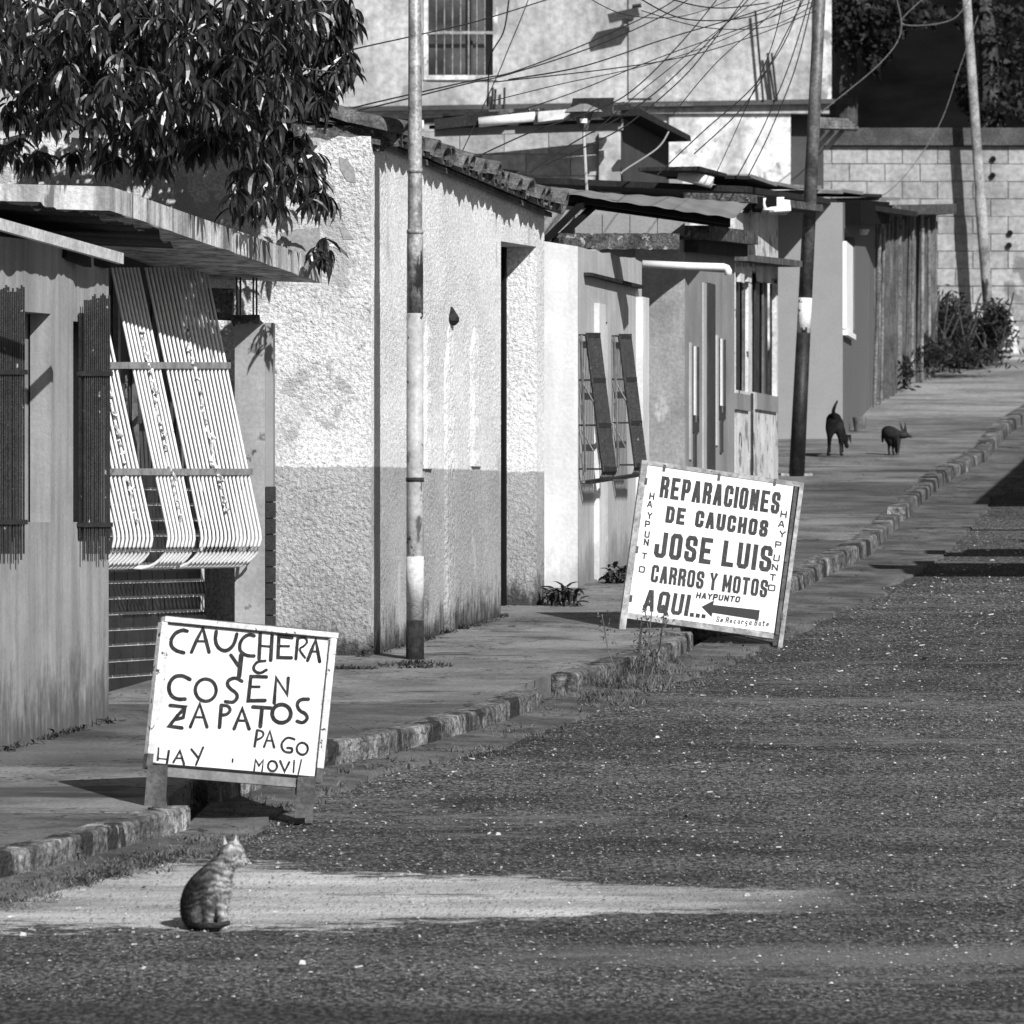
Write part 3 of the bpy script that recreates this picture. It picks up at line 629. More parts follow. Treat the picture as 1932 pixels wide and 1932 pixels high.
for k_ in range(9):
    t0, t1 = k_/9, (k_+1.05)/9; a_, b_ = P(1262, 322, 64.5), P(1650, 380, 79.6); mb = MB(); mb.bar(a_.lerp(b_, t0)+Vector((0, 0, rnd.uniform(-.02, .03))), a_.lerp(b_, t1)+Vector((0, 0, rnd.uniform(-.02, .03))), .5, .03); mb.jitter(.012, k_, 3); mb.build('roof_sheet', rnd.choice([m_zinc, m_zinc, m_rust]), hF)
mb = MB(); mb.bar(P(1593, 400, 72.5), P(1650, 402, 79), .3, .22); mb.build('eave_beam', m_black, hF)
mb = MB(); q = P(1628, 443, 76); mb.tube([q, q+Vector((0, 0, .05))], [.045, .07], 10); mb.build('wall_lamp', m_white, hF)
mb = MB(); mb.tube([P(1280, 328, 65), P(1345, 345, 65)], .05, 10); tag(mb.build('roof_pipe', m_pvc, smooth=True), 'short white pipe end lying on the dark roof edge', 'pipe')
# ------------------------------------------------------------------ cane fence shed beyond
FS = Fr(1652, 79.6, .125)
hS = thing('cane_shed', 'tall weathered cane and board fence running toward the block wall', 'fence', FS.p(0, 0, gz(80)+PV))
uS = FS.u(1758); n = 40
for i in range(n):
    u = uS*i/n; t = i/n; hgt = FS.z(u, 395+20*rnd.random()); mb = MB(); ww = uS/n*.42
    base = FS.z(u, 790-120*t)
    mb.fbox(FS, u-ww, u+ww, -.02+rnd.uniform(-.03, .03), .03+rnd.uniform(-.03, .03), gz(79)-.2, hgt); mb.jitter(.06, i, 1.3).build('fence_board', m_bamb if rnd.random() < .30 else m_wood, hS)
for xx in (1655, 1664, 1722, 1738, 1752):
    mb = MB(); u = FS.u(xx, .1); mb.tube([FS.p(u, .1, gz(79)), FS.p(u+.05, .1, FS.z(u, 430))], .018, 8); mb.jitter(.05, xx, 2).build('post', m_bamb, hS)
mb = MB(); mb.bar(P(1650, 400, 79.5), P(1762, 398, 88.5), .5, .12); mb.jitter(.05, 2, 4).build('thatch_edge', m_moss, hS)
# ------------------------------------------------------------------ block wall at the end
FW = Fr(1500, 91.0)
hW = thing('block_wall', 'concrete block boundary wall with dark capping at the end of the street', 'wall', FW.p(0, 0, gz(91)))
mb = MB(); mb.fbox(FW, 0, 9.5, -.2, -.018, 2.8, FW.z(0, 275)); mb.build('mortar_bed', m_mortar, hW)
bme = [];
for k_ in range(5):
    mb = MB(); mb.box((0, 0, 0), (.394, .016, .191)); mb.jitter(.006, k_, 5); me = mb.mesh('block'); me.materials.append(m_block if k_ < 3 else m_block2); bme.append(me)
zz = FW.z(0, 275)-.198-.004; row = 0
while zz > 3.2:
    u = -.2*(row % 2)+.02
    while u < 6.2:
        inst('block', rnd.choice(bme), Matrix.Translation(FW.p(u, 0, zz)-hW.location), hW); u += .404
    zz -= .2; row += 1
mb = MB(); mb.fbox(FW, 0, 9.5, -.25, .07, FW.z(0, 275), FW.z(0, 241)); mb.jitter(.01); mb.build('capping', m_moss and M('dark_capping', .07, var=.4, vs=4, fine=.3, bump=.5, bs=40), hW)
for (x_, y_) in ((1942/1.037, 343/1.037), (1976/1.037, 456/1.037), (1974/1.037, 480/1.037), (1943/1.037, 311/1.037)):
    mb = MB(); q = P(x_, y_, 90.975); mb.tube([q, q-Vector((0, .01, 0))], .035, 8); mb.build('hole', m_black, hW)
# ------------------------------------------------------------------ upper building
FG = Fr(-200, 84.0)
hG = thing('upper_concrete_building', 'tall stained concrete building filling the top behind the cables with barred window', 'building', FG.p(5, 0, 3))
zg0 = FG.z(0, 214); u1_ = FG.u(1565)
wx0, wx1, wz0, wz1 = FG.u(808), FG.u(930), FG.z(0, 142), FG.z(0, -60)
wall(FG, 0, u1_, zg0, FG.z(0, -260), [(wx0, wx1, wz0, wz1)], th=.3).build('upper_wall', m_conc, hG)
mb = MB(); mb.fbox(FG, 0, FG.u(1262), -.3, -.1, 1, zg0-.002); mb.build('lower_wall', m_conc, hG)
mb = MB(); mb.fbox(FG, FG.u(1262)+.002, FG.u(1492), -.3, -.05, 1, zg0-.002); mb.build('lower_wall', m_stainedw, hG, label='bright stained whitewashed lower wall')
mb = MB(); mb.fbox(FG, FG.u(1492)+.002, FG.u(1556), -.5, -.3, 1, zg0-.002); mb.build('lower_recess', m_darkpaint, hG)
mb = MB(); mb.fbox(FG, 0, u1_+.05, .002, .09, zg0-.06, zg0-.01, zg0+.10, zg0+.15); mb.build('ledge', M('ledge_dark', .06, var=.3, bump=.3), hG)
mb = MB(); mb.fbox(FG, FG.u(1186), FG.u(1186)+.25, .001, .03, zg0+.16, FG.z(0, -200)); mb.build('pilaster', m_conc, hG)
mb = MB(); mb.fbox(FG, FG.u(1537), u1_+.02, .002, .06, zg0+.12, FG.z(0, -200)); mb.build('corner_column', m_stainedw, hG)
win = bpy.data.objects.new('window', None); col.objects.link(win); win.parent = hG; win.location = FG.p(wx0, 0, wz0)-hG.location
mb = MB(); mb.fbox(FG, wx0, wx1, -.16, -.14, wz0, wz1); mb.build('pane', m_glass, win)
mb = MB(); t = .05; mb.fbox(FG, wx0-t, wx0, .0, .02, wz0-t, wz1); mb.fbox(FG, wx1, wx1+t, .0, .02, wz0-t, wz1); mb.fbox(FG, wx0, wx1, .0, .03, wz0-t, wz0); mb.build('frame', m_stainedw, win)
for i in range(7):
    u = wx0+(wx1-wx0)*(i+1)/8; mb = MB(); mb.tube([FG.p(u, .03, wz0), FG.p(u, .03, wz1)], .0055, 6); mb.build('bar', m_frame2, win)
mb = MB(); zq = FG.z(0, 62); mb.fbox(FG, wx0, wx1, .02, .04, zq-.015, zq+.015); mb.build('cross_bar', m_frame2, win)
mb = MB(); u = (wx0+wx1)/2+.1; mb.fbox(FG, u-.03, u+.03, -.13, -.10, wz0, wz1); mb.build('mullion', m_darkpaint, win)
for rl, (xa, ya, xb, yb) in zip(('left rod of the three short ones right of the window sill', 'middle rod of the three short ones right of the window sill', 'short steel rod standing alone right of the three', 'longest steel rod hanging before the upper wall', 'left one of two rods beside the longest rod', 'right one of two rods beside the longest rod'), ((930, 165, 928, 205), (935, 168, 933, 205), (952, 165, 951, 204), (1425, 20, 1440, 190), (1448, 100, 1462, 190), (1456, 100, 1466, 188))):
    mb = MB(); mb.tube([P(xa, ya, 83.9), P(xb, yb, 83.9)], .014, 6); tag(mb.build('steel_rod', m_irond), rl, 'rod', 'bare steel rods before the upper wall')
mb = MB(); mb.bar(P(1148, 35, 83.7), P(1205, 22, 83.7), .16, .09); mb.tube([P(1192, 22, 83.8), P(1195, 12, 83.8), P(1210, 10, 83.8)], .025, 6); tag(mb.build('street_lamp_head', m_irond), 'small grey lamp head hanging on cables near top centre', 'lamp')
# porch bracket right end
pb = thing('bracket_canopy', 'small slatted canopy on struts beside the leaning pole top', 'canopy', P(1570, 230, 82))
for i in range(4):
    mb = MB(); mb.bar(P(1530, 225+i*5, 82.5), P(1600+i*6, 228+i*5, 82.5), .4, .03); mb.build('slat', m_bamb, pb)
for i in range(3):
    mb = MB(); mb.bar(P(1590-i*18, 246, 82.6), P(1560-i*18, 280, 82.6), .05, .05); mb.build('strut', m_zinc, pb)
# ------------------------------------------------------------------ middle block house H
FHs = Fr(560, 70.0); 
hH = thing('block_annex', 'half hidden grey block building with dark side and pipe topped roof edge', 'building', FHs.p(2, 0, 3))
mb = MB(); mb.fbox(FHs, 0, FHs.u(1170), -.3, -.012, 1, FHs.z(0, 247)); mb.build('mortar_bed', m_mortar, hH)
bm2 = []
for k_ in range(4):
    mb = MB(); mb.box((0, 0, 0), (.385, .012, .185)); mb.jitter(.004, k_, 5); me = mb.mesh('block'); me.materials.append(m_conc if k_ % 2 else m_block); bm2.append(me)
zz = FHs.z(0, 247)-.2; row = 0
while zz > FHs.z(0, 400):
    u = FHs.u(700)-.2*(row % 2)
    while u < FHs.u(1170)-.42:
        inst('block', rnd.choice(bm2), Matrix.Translation(FHs.p(u, 0, zz)-hH.location), hH); u += .392
    zz -= .193; row += 1
mb = MB(); mb.fbox(FHs, FHs.u(1130), FHs.u(1171), .0, .05, 1, FHs.z(0, 250)); mb.build('corner_pier', m_conc, hH)
q = FHs.u(1171); 
mb = MB(); p0 = P(1171, 400, 70.0); a0 = P(1171, 215, 70.0); a1 = P(1262, 262, 74.0); mb.hexa([Vector((p0.x, 70, 2)), Vector((a1.x, 74, 2)), Vector((a1.x-.2, 74, 2)), Vector((p0.x-.1, 70.2, 2)), a0, a1, a1-Vector((.2, 0, 0)), a0+Vector((-.1, .2, 0))]); mb.build('dark_side_wall', m_darkpaint, hH)
mb = MB(); mb.bar(P(1168, 212, 69.9), P(1266, 262, 74), .35, .07); mb.jitter(.03).build('verge', m_rust, hH)
mb = MB(); mb.bar(P(580, 238, 69.4), P(1180, 209, 69.6), .1, .035); mb.build('roof_edge', m_black, hH)
mb = MB(); mb.bar(P(820, 250, 69.5), P(1175, 238, 69.6), .1, .07); mb.build('fascia', m_midgrey, hH)
mb = MB(); mb.bar(P(810, 240, 69.45), P(1175, 228, 69.55), .1, .03); mb.build('fascia_shadow_strip', m_rust, hH)
mb = MB(); mb.bar(P(820, 236, 69.3), P(905, 226, 69.3), .2, .09); mb.build('roof_board', m_rust, hH)
for (xa, xb, ya, yb) in ((725, 800, 243, 236), (903, 1010, 231, 220)):
    mb = MB(); mb.tube([P(xa, ya, 69.2), P(xb, yb, 69.2)], .045, 10); mb.build('roof_pipe', m_ironw, hH, smooth=True)
mb = MB(); mb.bar(P(1010, 222, 69.2), P(1085, 214, 69.3), .2, .09); mb.jitter(.02).build('rubble_ridge', m_stainedw, hH)
mb = MB(); mb.hexa([P(855, 322, 57), P(960, 330, 57), P(960, 334, 57.4), P(855, 326, 57.4), P(855, 312, 57), P(980, 322, 57), P(980, 322, 57.6), P(855, 308, 57.6)]); mb.build('dark_roof_board', m_black, hH)
for k_ in range(14):
    q = P(rnd.uniform(800, 1260), 0, 69.3); xx = (q.x/69.3*FP+CX); q.z = EYE+(CY-(232-(xx-800)*.05))/FP*69.3+.05; mb = MB(); mb.bar(q, q+Vector((rnd.uniform(.1, .4), 0, rnd.uniform(-.03, .05))), .1, rnd.uniform(.02, .07)); mb.jitter(.02, k_, 6); mb.build('loose_batten', rnd.choice([m_wood, m_rust, m_moss]), hH)
mb = MB(); mb.bar(P(1080, 209, 69), P(1160, 206, 69), .3, .14); mb.jitter(.06, 3, 6).build('debris', m_rust, hH)
# lantern
ln = thing('lantern_post', 'small lantern on thin pale post above the sheet canopy', 'lamp post', P(1104, 360, 62))
mb = MB(); mb.tube([P(1108, 375, 62), P(1101, 242, 62)], .012, 8); mb.build('post', m_palegrey, ln)
mb = MB(); mb.tube([P(1101, 246, 62), P(1101, 212, 62)], [.035, .085], 6); mb.build('lamp_body', m_irong, ln)
mb = MB(); mb.tube([P(1101, 212, 62), P(1101, 207, 62), P(1101, 196, 62)], [.17, .15, .03], 6); mb.build('lamp_cap', m_zinc, ln)
mb = MB(); mb.tube([P(1101, 232, 61.9), P(1101, 224, 61.9)], .03, 10); mb.build('bulb', MATS['bright_white'], ln)
# ------------------------------------------------------------------ poles
def prof(pts, n=20):
    mb = MB(); mb.tube([p for p, r in pts], [r for p, r in pts], n, r1=None); return mb
pl = thing('utility_pole', 'steel utility pole with chipped pale paint and rusty foot before the stucco house', 'utility pole', G(783, 1243, PV), 'utility poles')
YP = pl.location.y; bx = lambda y: P(783-(1250-y)*.000, y, YP)
sc = YP/FP
mb = prof([(bx(1262), 17.5*sc), (bx(1170), 16.5*sc)]); mb.build('rusty_foot', m_poler, pl, smooth=True)
mb = prof([(bx(1170), 16.4*sc), (bx(900), 16.2*sc), (bx(591), 15.8*sc)]); mb.build('painted_section', m_polep, pl, smooth=True)
mb = prof([(bx(1135), 16.7*sc), (bx(1050), 16.7*sc)]); mb.build('white_band', M('pole_white_band', .58, var=.15, vs=6, bump=.3, bs=50, spots=(.15, .64, 12)), pl, smooth=True)
mb = prof([(bx(591), 15.7*sc), (bx(450), 15.4*sc), (bx(432), 13.8*sc), (bx(335), 13.6*sc), (bx(300), 13.2*sc), (bx(-500), 11.0*sc)]); mb.build('steel_shaft', m_polem, pl, smooth=True)
for yy, rr in ((322, 15), (437, 15.8), (905, 17)):
    mb = prof([(bx(yy+4), rr*sc), (bx(yy-4), rr*sc)]); mb.build('collar', m_polem if yy < 800 else m_poler, pl, smooth=True)
pl2 = thing('utility_pole', 'slim leaning utility pole with white painted band behind the larger sign', 'utility pole', G(1503, 898, PV), 'utility poles')
Y2 = pl2.location.y; s2 = Y2/FP; b2 = lambda y: P(1503+(898-y)*.0485, y, Y2)
mb = prof([(b2(915), 15*s2), (b2(628), 13.2*s2)]); mb.build('tarred_foot', m_poled, pl2, smooth=True)
mb = prof([(b2(628), 13.2*s2), (b2(562), 13*s2)]); mb.build('white_band', M('spotted_white_band', .7, var=.1, vs=6, bump=.3, spots=(.06, .55, 10)), pl2, smooth=True)
mb = prof([(b2(562), 13*s2), (b2(-200), 10.5*s2)]); mb.build('steel_shaft', m_poleg, pl2, smooth=True)
mb = MB(); mb.tube([b2(893)+Vector((-.13, 0, -.02)), b2(893)+Vector((.13, 0, -.02))], .022, 8); mb.build('base_plate', m_frame2, pl2)
pl3 = thing('utility_pole', 'leaning pale pole before the block wall at the right', 'utility pole', P(1868, 660, 90.6), 'utility poles')
b3 = lambda y: P(1824+(y)*.0685, y, 90.6); s3 = 90.6/FP
mb = prof([(b3(680), 8*s3), (b3(380), 11*s3), (b3(360), 9.5*s3), (b3(-100), 8*s3)]); mb.build('shaft', M('pale_pole', .24, var=.5, vs=4, fine=.3, bump=.5, spots2=(.05, .6, 5, (1, 1, .3))), pl3, smooth=True)
# ------------------------------------------------------------------ cables
def cable(pts, Y0, Y1, r=.005, lab='thin dark overhead cable sagging across the upper wall', mat=m_cable):
    k = len(pts); q = []
    for i, (x, y) in enumerate(pts): q.append((x, y, Y0+(Y1-Y0)*i/(k-1)))
    out = []
    for i in range(k-1):       # catmull-rom
        a, b_, c, d = q[max(i-1, 0)], q[i], q[i+1], q[min(i+2, k-1)]
        for t in [j/6 for j in range(6)]:
            out.append(P(*[.5*((2*b_[m])+(-a[m]+c[m])*t+(2*a[m]-5*b_[m]+4*c[m]-d[m])*t*t+(-a[m]+3*b_[m]-3*c[m]+d[m])*t**3) for m in range(3)]))
    out.append(P(*q[-1]))
    mb = MB(); mb.tube(out, r, 5); return tag(mb.build('cable', mat), lab, 'cable', 'overhead cables')
cable([(664, -20), (648, 80), (630, 170), (612, 250)], 44, 45.7, .009, 'thick dark cable hanging beside the leafy tree tip', m_cable)
cable([(540, 235), (700, 195), (900, 150), (970, 135), (1100, 85), (1240, 20), (1300, -20)], 47, 64, .005, 'upper strand of the twin cables passing under the barred window', m_cable)
cable([(540, 238), (720, 198), (880, 158), (960, 140), (1120, 88), (1250, 30), (1310, -10)], 47.2, 64, .005, 'lower strand of the twin cables passing under the barred window', m_cable)
cable([(500, 145), (640, 100), (770, 70), (900, 40), (1060, -10)], 47, 60, .005, 'long cable crossing the window bars and the near pole', m_cable)
cable([(960, 150), (1100, 125), (1250, 75), (1400, 30), (1520, -10)], 50, 64, .005, 'cable climbing from the window corner to the top right', m_cable)
cable([(930, 155), (1150, 130), (1300, 105), (1430, 65), (1540, 20)], 50, 64, .004, 'nearly level cable a hand below the lamp head', m_cable)
cable([(960, 215), (1080, 175), (1240, 110), (1380, 60), (1530, 5)], 50, 64, .004, 'faint cable rising steeply over the dark ledge', m_cable)
cable([(1195, -10), (1270, 30), (1340, 39), (1420, 30), (1520, -5)], 52, 64, .005, 'deep sagging cable loop at the top beside the leaning pole', m_cable)
cable([(1240, -10), (1310, 10), (1370, 15), (1450, 5)], 52, 64, .005, 'shallow sagging cable loop just under the top edge', m_cable)
cable([(870, 310), (1000, 250), (1130, 205), (1200, 165), (1290, 75), (1360, -10)], 50, 64, .005, 'cable starting at the clay tile ridge and rising past the lantern', m_cable)
cable([(1000, 325), (1080, 270), (1180, 215), (1260, 155), (1360, 55), (1420, -10)], 51, 64, .005, 'cable starting beside the lantern and rising to the top edge', m_cable)
cable([(1030, 310), (1150, 255), (1210, 215), (1290, 145), (1340, 85), (1410, -10)], 51, 64, .005, 'cable touching the lantern cap from its right', m_cable)
cable([(1310, 290), (1390, 215), (1440, 145), (1500, 30), (1520, -10)], 58, 65, .005, 'cable reaching down to the dark side wall of the annex', m_cable)
cable([(1240, 330), (1330, 245), (1420, 165), (1480, 80), (1515, -10)], 58, 65, .005, 'cable ending above the white pipe on the roof edge', m_cable)
cable([(1390, 335), (1440, 240), (1490, 120), (1530, -10)], 60, 65, .005, 'left one of the two steep cables dropping to the roof edge', m_cable)
cable([(1410, 335), (1450, 255), (1500, 130), (1535, -10)], 60, 65, .005, 'right one of the two steep cables dropping to the roof edge', m_cable)
cable([(610, 255), (560, 250), (700, 235)], 46, 47, .004, 'short cable lying over the crest of the stucco wall', m_cable)
cable([(960, 0), (950, 60), (925, 110), (920, 200)], 60, 62, .006, 'thin vertical wire right of the barred window', m_cable)
cable([(1000, -10), (985, 30), (960, 90), (935, 150), (870, 290)], 60, 56, .004, 'wavy wire falling from the top to the tile ridge', m_cable)
cable([(1690, -10), (1700, 60), (1660, 120), (1570, 195), (1540, 220)], 83, 83, .006, 'pale kinked wire hanging by the building corner', m_irong)
cable([(1750, -10), (1700, 40), (1740, 48), (1800, 35), (1830, -5)], 83, 83, .006, 'pale wire loop sagging at the top before the dark trees', m_irong)
cable([(1845, 30), (1810, 130), (1770, 240), (1700, 340), (1640, 385)], 86, 80, .005, 'long pale wire running down to the fence roof', m_irong)
for pts_, lb_ in (([(1100, -10), (1180, 28), (1290, 30), (1400, -10)], 'thin sagging cable at the top edge above the lamp head'), ([(1210, 20), (1330, 52), (1450, 50), (1540, 8)], 'shallow cable loop meeting the leaning pole near the top'),
        ([(930, 190), (1060, 158), (1200, 128), (1340, 85), (1500, 10)], 'faint long cable between the two upper cable pairs'), ([(1270, 215), (1350, 120), (1440, 40), (1490, -10)], 'steep thin cable crossing the ledge toward the pole top'),
        ([(1120, 250), (1200, 180), (1300, 100), (1440, -10)], 'thin cable rising from the lantern to the top edge'), ([(1480, -10), (1455, 90), (1400, 220), (1350, 330)], 'thin drop cable just left of the longest steel rod')):
    cable(pts_, 52, 64, .0035, lb_, m_cable)
cable([(1262, 248), (1240, 280), (1180, 320), (1170, 330)], 66, 66, .008, 'short pale rope on the dark side of the block annex', m_cablel)
# ------------------------------------------------------------------ lettering
def ribbon(mb, pts, w, put, lay, round_=True):
    """pts in 2d, put(x,y,h)->3d"""
    k = len(pts); closed = pts[0] == pts[-1]; L_, R_ = [], []
    for i in range(k):
        x, y = pts[i]
        if closed: a = pts[i-1] if i else pts[-2]; c = pts[i+1] if i < k-1 else pts[1]
        else: a = pts[max(i-1, 0)]; c = pts[min(i+1, k-1)]
        d1 = Vector((x-a[0], y-a[1])); d2 = Vector((c[0]-x, c[1]-y))
        if d1.length < 1e-9: d1 = d2
        if d2.length < 1e-9: d2 = d1
        d1.normalize(); d2.normalize(); n1 = Vector((-d1.y, d1.x)); n2 = Vector((-d2.y, d2.x)); m_ = (n1+n2)
        if m_.length < .3: m_ = n1
        m_.normalize(); s_ = min(1/max(m_.dot(n1), .4), 1.8)*w/2
        L_.append((x+m_.x*s_, y+m_.y*s_)); R_.append((x-m_.x*s_, y-m_.y*s_))
    vs = []
    for a, c in zip(L_, R_): vs += [put(a[0], a[1], lay), put(c[0], c[1], lay)]
    fs = [(2*i, 2*i+1, 2*i+3, 2*i+2) for i in range(k-1)]
    mb.add(vs, fs)
    if round_ and not closed:
        for (p, q, rev) in ((pts[0], pts[1], 1), (pts[-1], pts[-2], 1)):
            d = Vector((p[0]-q[0], p[1]-q[1])).normalized(); n = Vector((-d.y, d.x)); fan = []
            for t in range(7):
                an = math.pi*t/6; v_ = n*math.cos(an)*w/2+d*math.sin(an)*w/2; fan.append(put(p[0]+v_.x, p[1]+v_.y, lay))
            mb.add(fan, [tuple(range(7))])
def smooth(pts, it=2):
    for _ in range(it):
        o = [pts[0]]
        for a, b_ in zip(pts, pts[1:]): o += [(a[0]*.75+b_[0]*.25, a[1]*.75+b_[1]*.25), (a[0]*.25+b_[0]*.75, a[1]*.25+b_[1]*.75)]
        o.append(pts[-1]); pts = o
    return pts
def ell(cx, cy, rx, ry): 
    p = [(cx+rx*math.cos(t*math.pi/10), cy+ry*math.sin(t*math.pi/10)) for t in range(20)]; return p+[p[0]]
class Board:
    """sign plane given by three corners: picture positions (bl, br, tl) and their depths"""
    def __init__(s, zf, bl, br, tl, Yl, Yr, back):
        s.b = bl; s.e = (br[0]-bl[0], br[1]-bl[1]); s.f = (tl[0]-bl[0], tl[1]-bl[1])
        s.P0 = P(*zf(*bl), Yl); X_ = P(*zf(*br), Yr)-s.P0; Z_ = P(*zf(*tl), Yl+back)-s.P0
        s.W = X_.length; s.H = Z_.length; s.ex = X_.normalized(); s.ey = Z_.normalized(); s.n = s.ex.cross(s.ey).normalized()
        s.m = s.W/math.hypot(*s.e)
    def uv(s, zx, zy):
        dx, dy = zx-s.b[0], zy-s.b[1]; det = s.e[0]*s.f[1]-s.e[1]*s.f[0]
        return ((dx*s.f[1]-dy*s.f[0])/det*s.W, (s.e[0]*dy-s.e[1]*dx)/det*s.H)
    def at(s, u, v, h): return s.P0+s.ex*u+s.ey*v+s.n*h
    def put(s, zx, zy, h): u, v = s.uv(zx, zy); return s.at(u, v, h)
    def box(s, mb, u0, u1, v0, v1, h0, h1): return mb.hexa([s.at(u0, v0, h0), s.at(u1, v0, h0), s.at(u1, v0, h1), s.at(u0, v0, h1), s.at(u0, v1, h0), s.at(u1, v1, h0), s.at(u1, v1, h1), s.at(u0, v1, h1)])
# sign 1 : zoom origin S(240,1180), 4.2 px per source px
Ys = 37.0; z1k = 1/4.2/1.0373
def z1(zx, zy): return ((240+zx/4.2)/1.0373, (1180+zy/4.2)/1.0373)
o1 = P(*z1(240, 1310), Ys)
B1 = Board(z1, (243, 1312), (1583, 1425), (368, 160), 36.55, 37.05, .16)
sg1 = thing('hand_painted_sign', 'hand painted white CAUCHERA sign on dark wooden legs at the kerb', 'sign', P(*z1(800, 1780), Ys))
W1, H1 = B1.W, B1.H
mb = MB(); B1.box(mb, 0, W1, 0, H1, -.012, 0); mb.build('board', m_board, sg1)
e = .0006
mb = MB(); B1.box(mb, -.022, W1+.040, H1+e, H1+.026, -.025, .014); mb.jitter(.0025, 1, 60); mb.build('frame_bar', m_frame, sg1)
mb = MB(); B1.box(mb, -.022, W1+.042, H1+.0265, H1+.031, -.025, .012); B1.box(mb, W1+.0365, W1+.041, .0, H1+.0262, -.025, .009); mb.jitter(.0015, 7, 90).build('rusty_edge', m_legs, sg1)
mb = MB(); B1.box(mb, -.034, -e, .04, H1, -.025, .008); mb.jitter(.002, 2, 60).build('frame_bar', m_frame, sg1)
mb = MB(); B1.box(mb, W1+e, W1+.036, .04, H1, -.025, .010); mb.jitter(.002, 3, 60).build('frame_bar', m_frame, sg1)
mb = MB(); B1.box(mb, -.034, -e, -.03, .039, -.025, .008); mb.build('bare_frame_end', m_legs, sg1)
mb = MB(); B1.box(mb, W1+e, W1+.036, -.03, .039, -.025, .01); mb.build('bare_frame_end', m_legs, sg1)
mb = MB(); B1.box(mb, -.001, .02, 0.002, H1-.001, .0005, .003); B1.box(mb, W1-.012, W1-.006, 0, H1, .0005, .003); B1.box(mb, 0, W1, H1-.009, H1-.003, .0005, .003); mb.build('inner_line', M('frame_groove', .12, var=.4, vs=12, bump=0) if False else m_frame, sg1)
mb = MB(); B1.box(mb, W1-.006, W1-.0005, 0, H1-.01, .003, .0045); B1.box(mb, 0.0, W1-.007, H1-.007, H1-.0005, .003, .0145); mb.build('dark_groove', m_ink, sg1)
mb = MB(); B1.box(mb, .0, W1-.03, -.058, -.008, -.03, -.012); mb.build('cross_bar', M('grey_cross_bar', .17, var=.2, vs=8, bump=.3), sg1)
mb = MB(); B1.box(mb, .0, W1, -.0075, -.001, -.012, .002); mb.build('bottom_lip', m_ink, sg1)
def leg(zx0, zx1, zytop, zxb0, zxb1, zyb, Yl):
    mb = MB(); a, b_, c, d = [P(*z1(x, y), Yl) for x, y in ((zxb0, zyb), (zxb1, zyb), (zx1, zytop), (zx0, zytop))]
    o_ = Vector((0, .05, 0)); mb.hexa([a, b_, b_+o_, a+o_, d, c, c+o_, d+o_]); return mb
leg(205, 370, 1335, 175, 350, 1690, 36.5).build('leg', m_legs, sg1); leg(1440, 1590, 1430, 1410, 1560, 1810, 36.98).build('leg', m_legs, sg1)
for (a, c, y0, y1) in ((120, 262, 1680, 1722), (1365, 1500, 1768, 1815)):
    mb = MB(); Yl = 36.42 if a < 900 else 36.93; p0, p1 = P(*z1(a, y1), Yl), P(*z1(c, y0), Yl+.06); mb.box(tuple(p0), tuple(p1)); mb.jitter(.004, a, 40).build('foot_pad', m_black, sg1)
for zx in (260, 1500):
    mb = MB(); q = P(*z1(zx+30, 1300), Ys+.16); ft = G(*z1(zx, 1660), 0 if zx > 900 else .08); ft = Vector((q.x-.06, Ys+.55, gz(Ys+.55)+PV-.02)); mb.bar(q, ft, .03, .05); mb.build('back_leg', m_legs, sg1)
W_ = 25
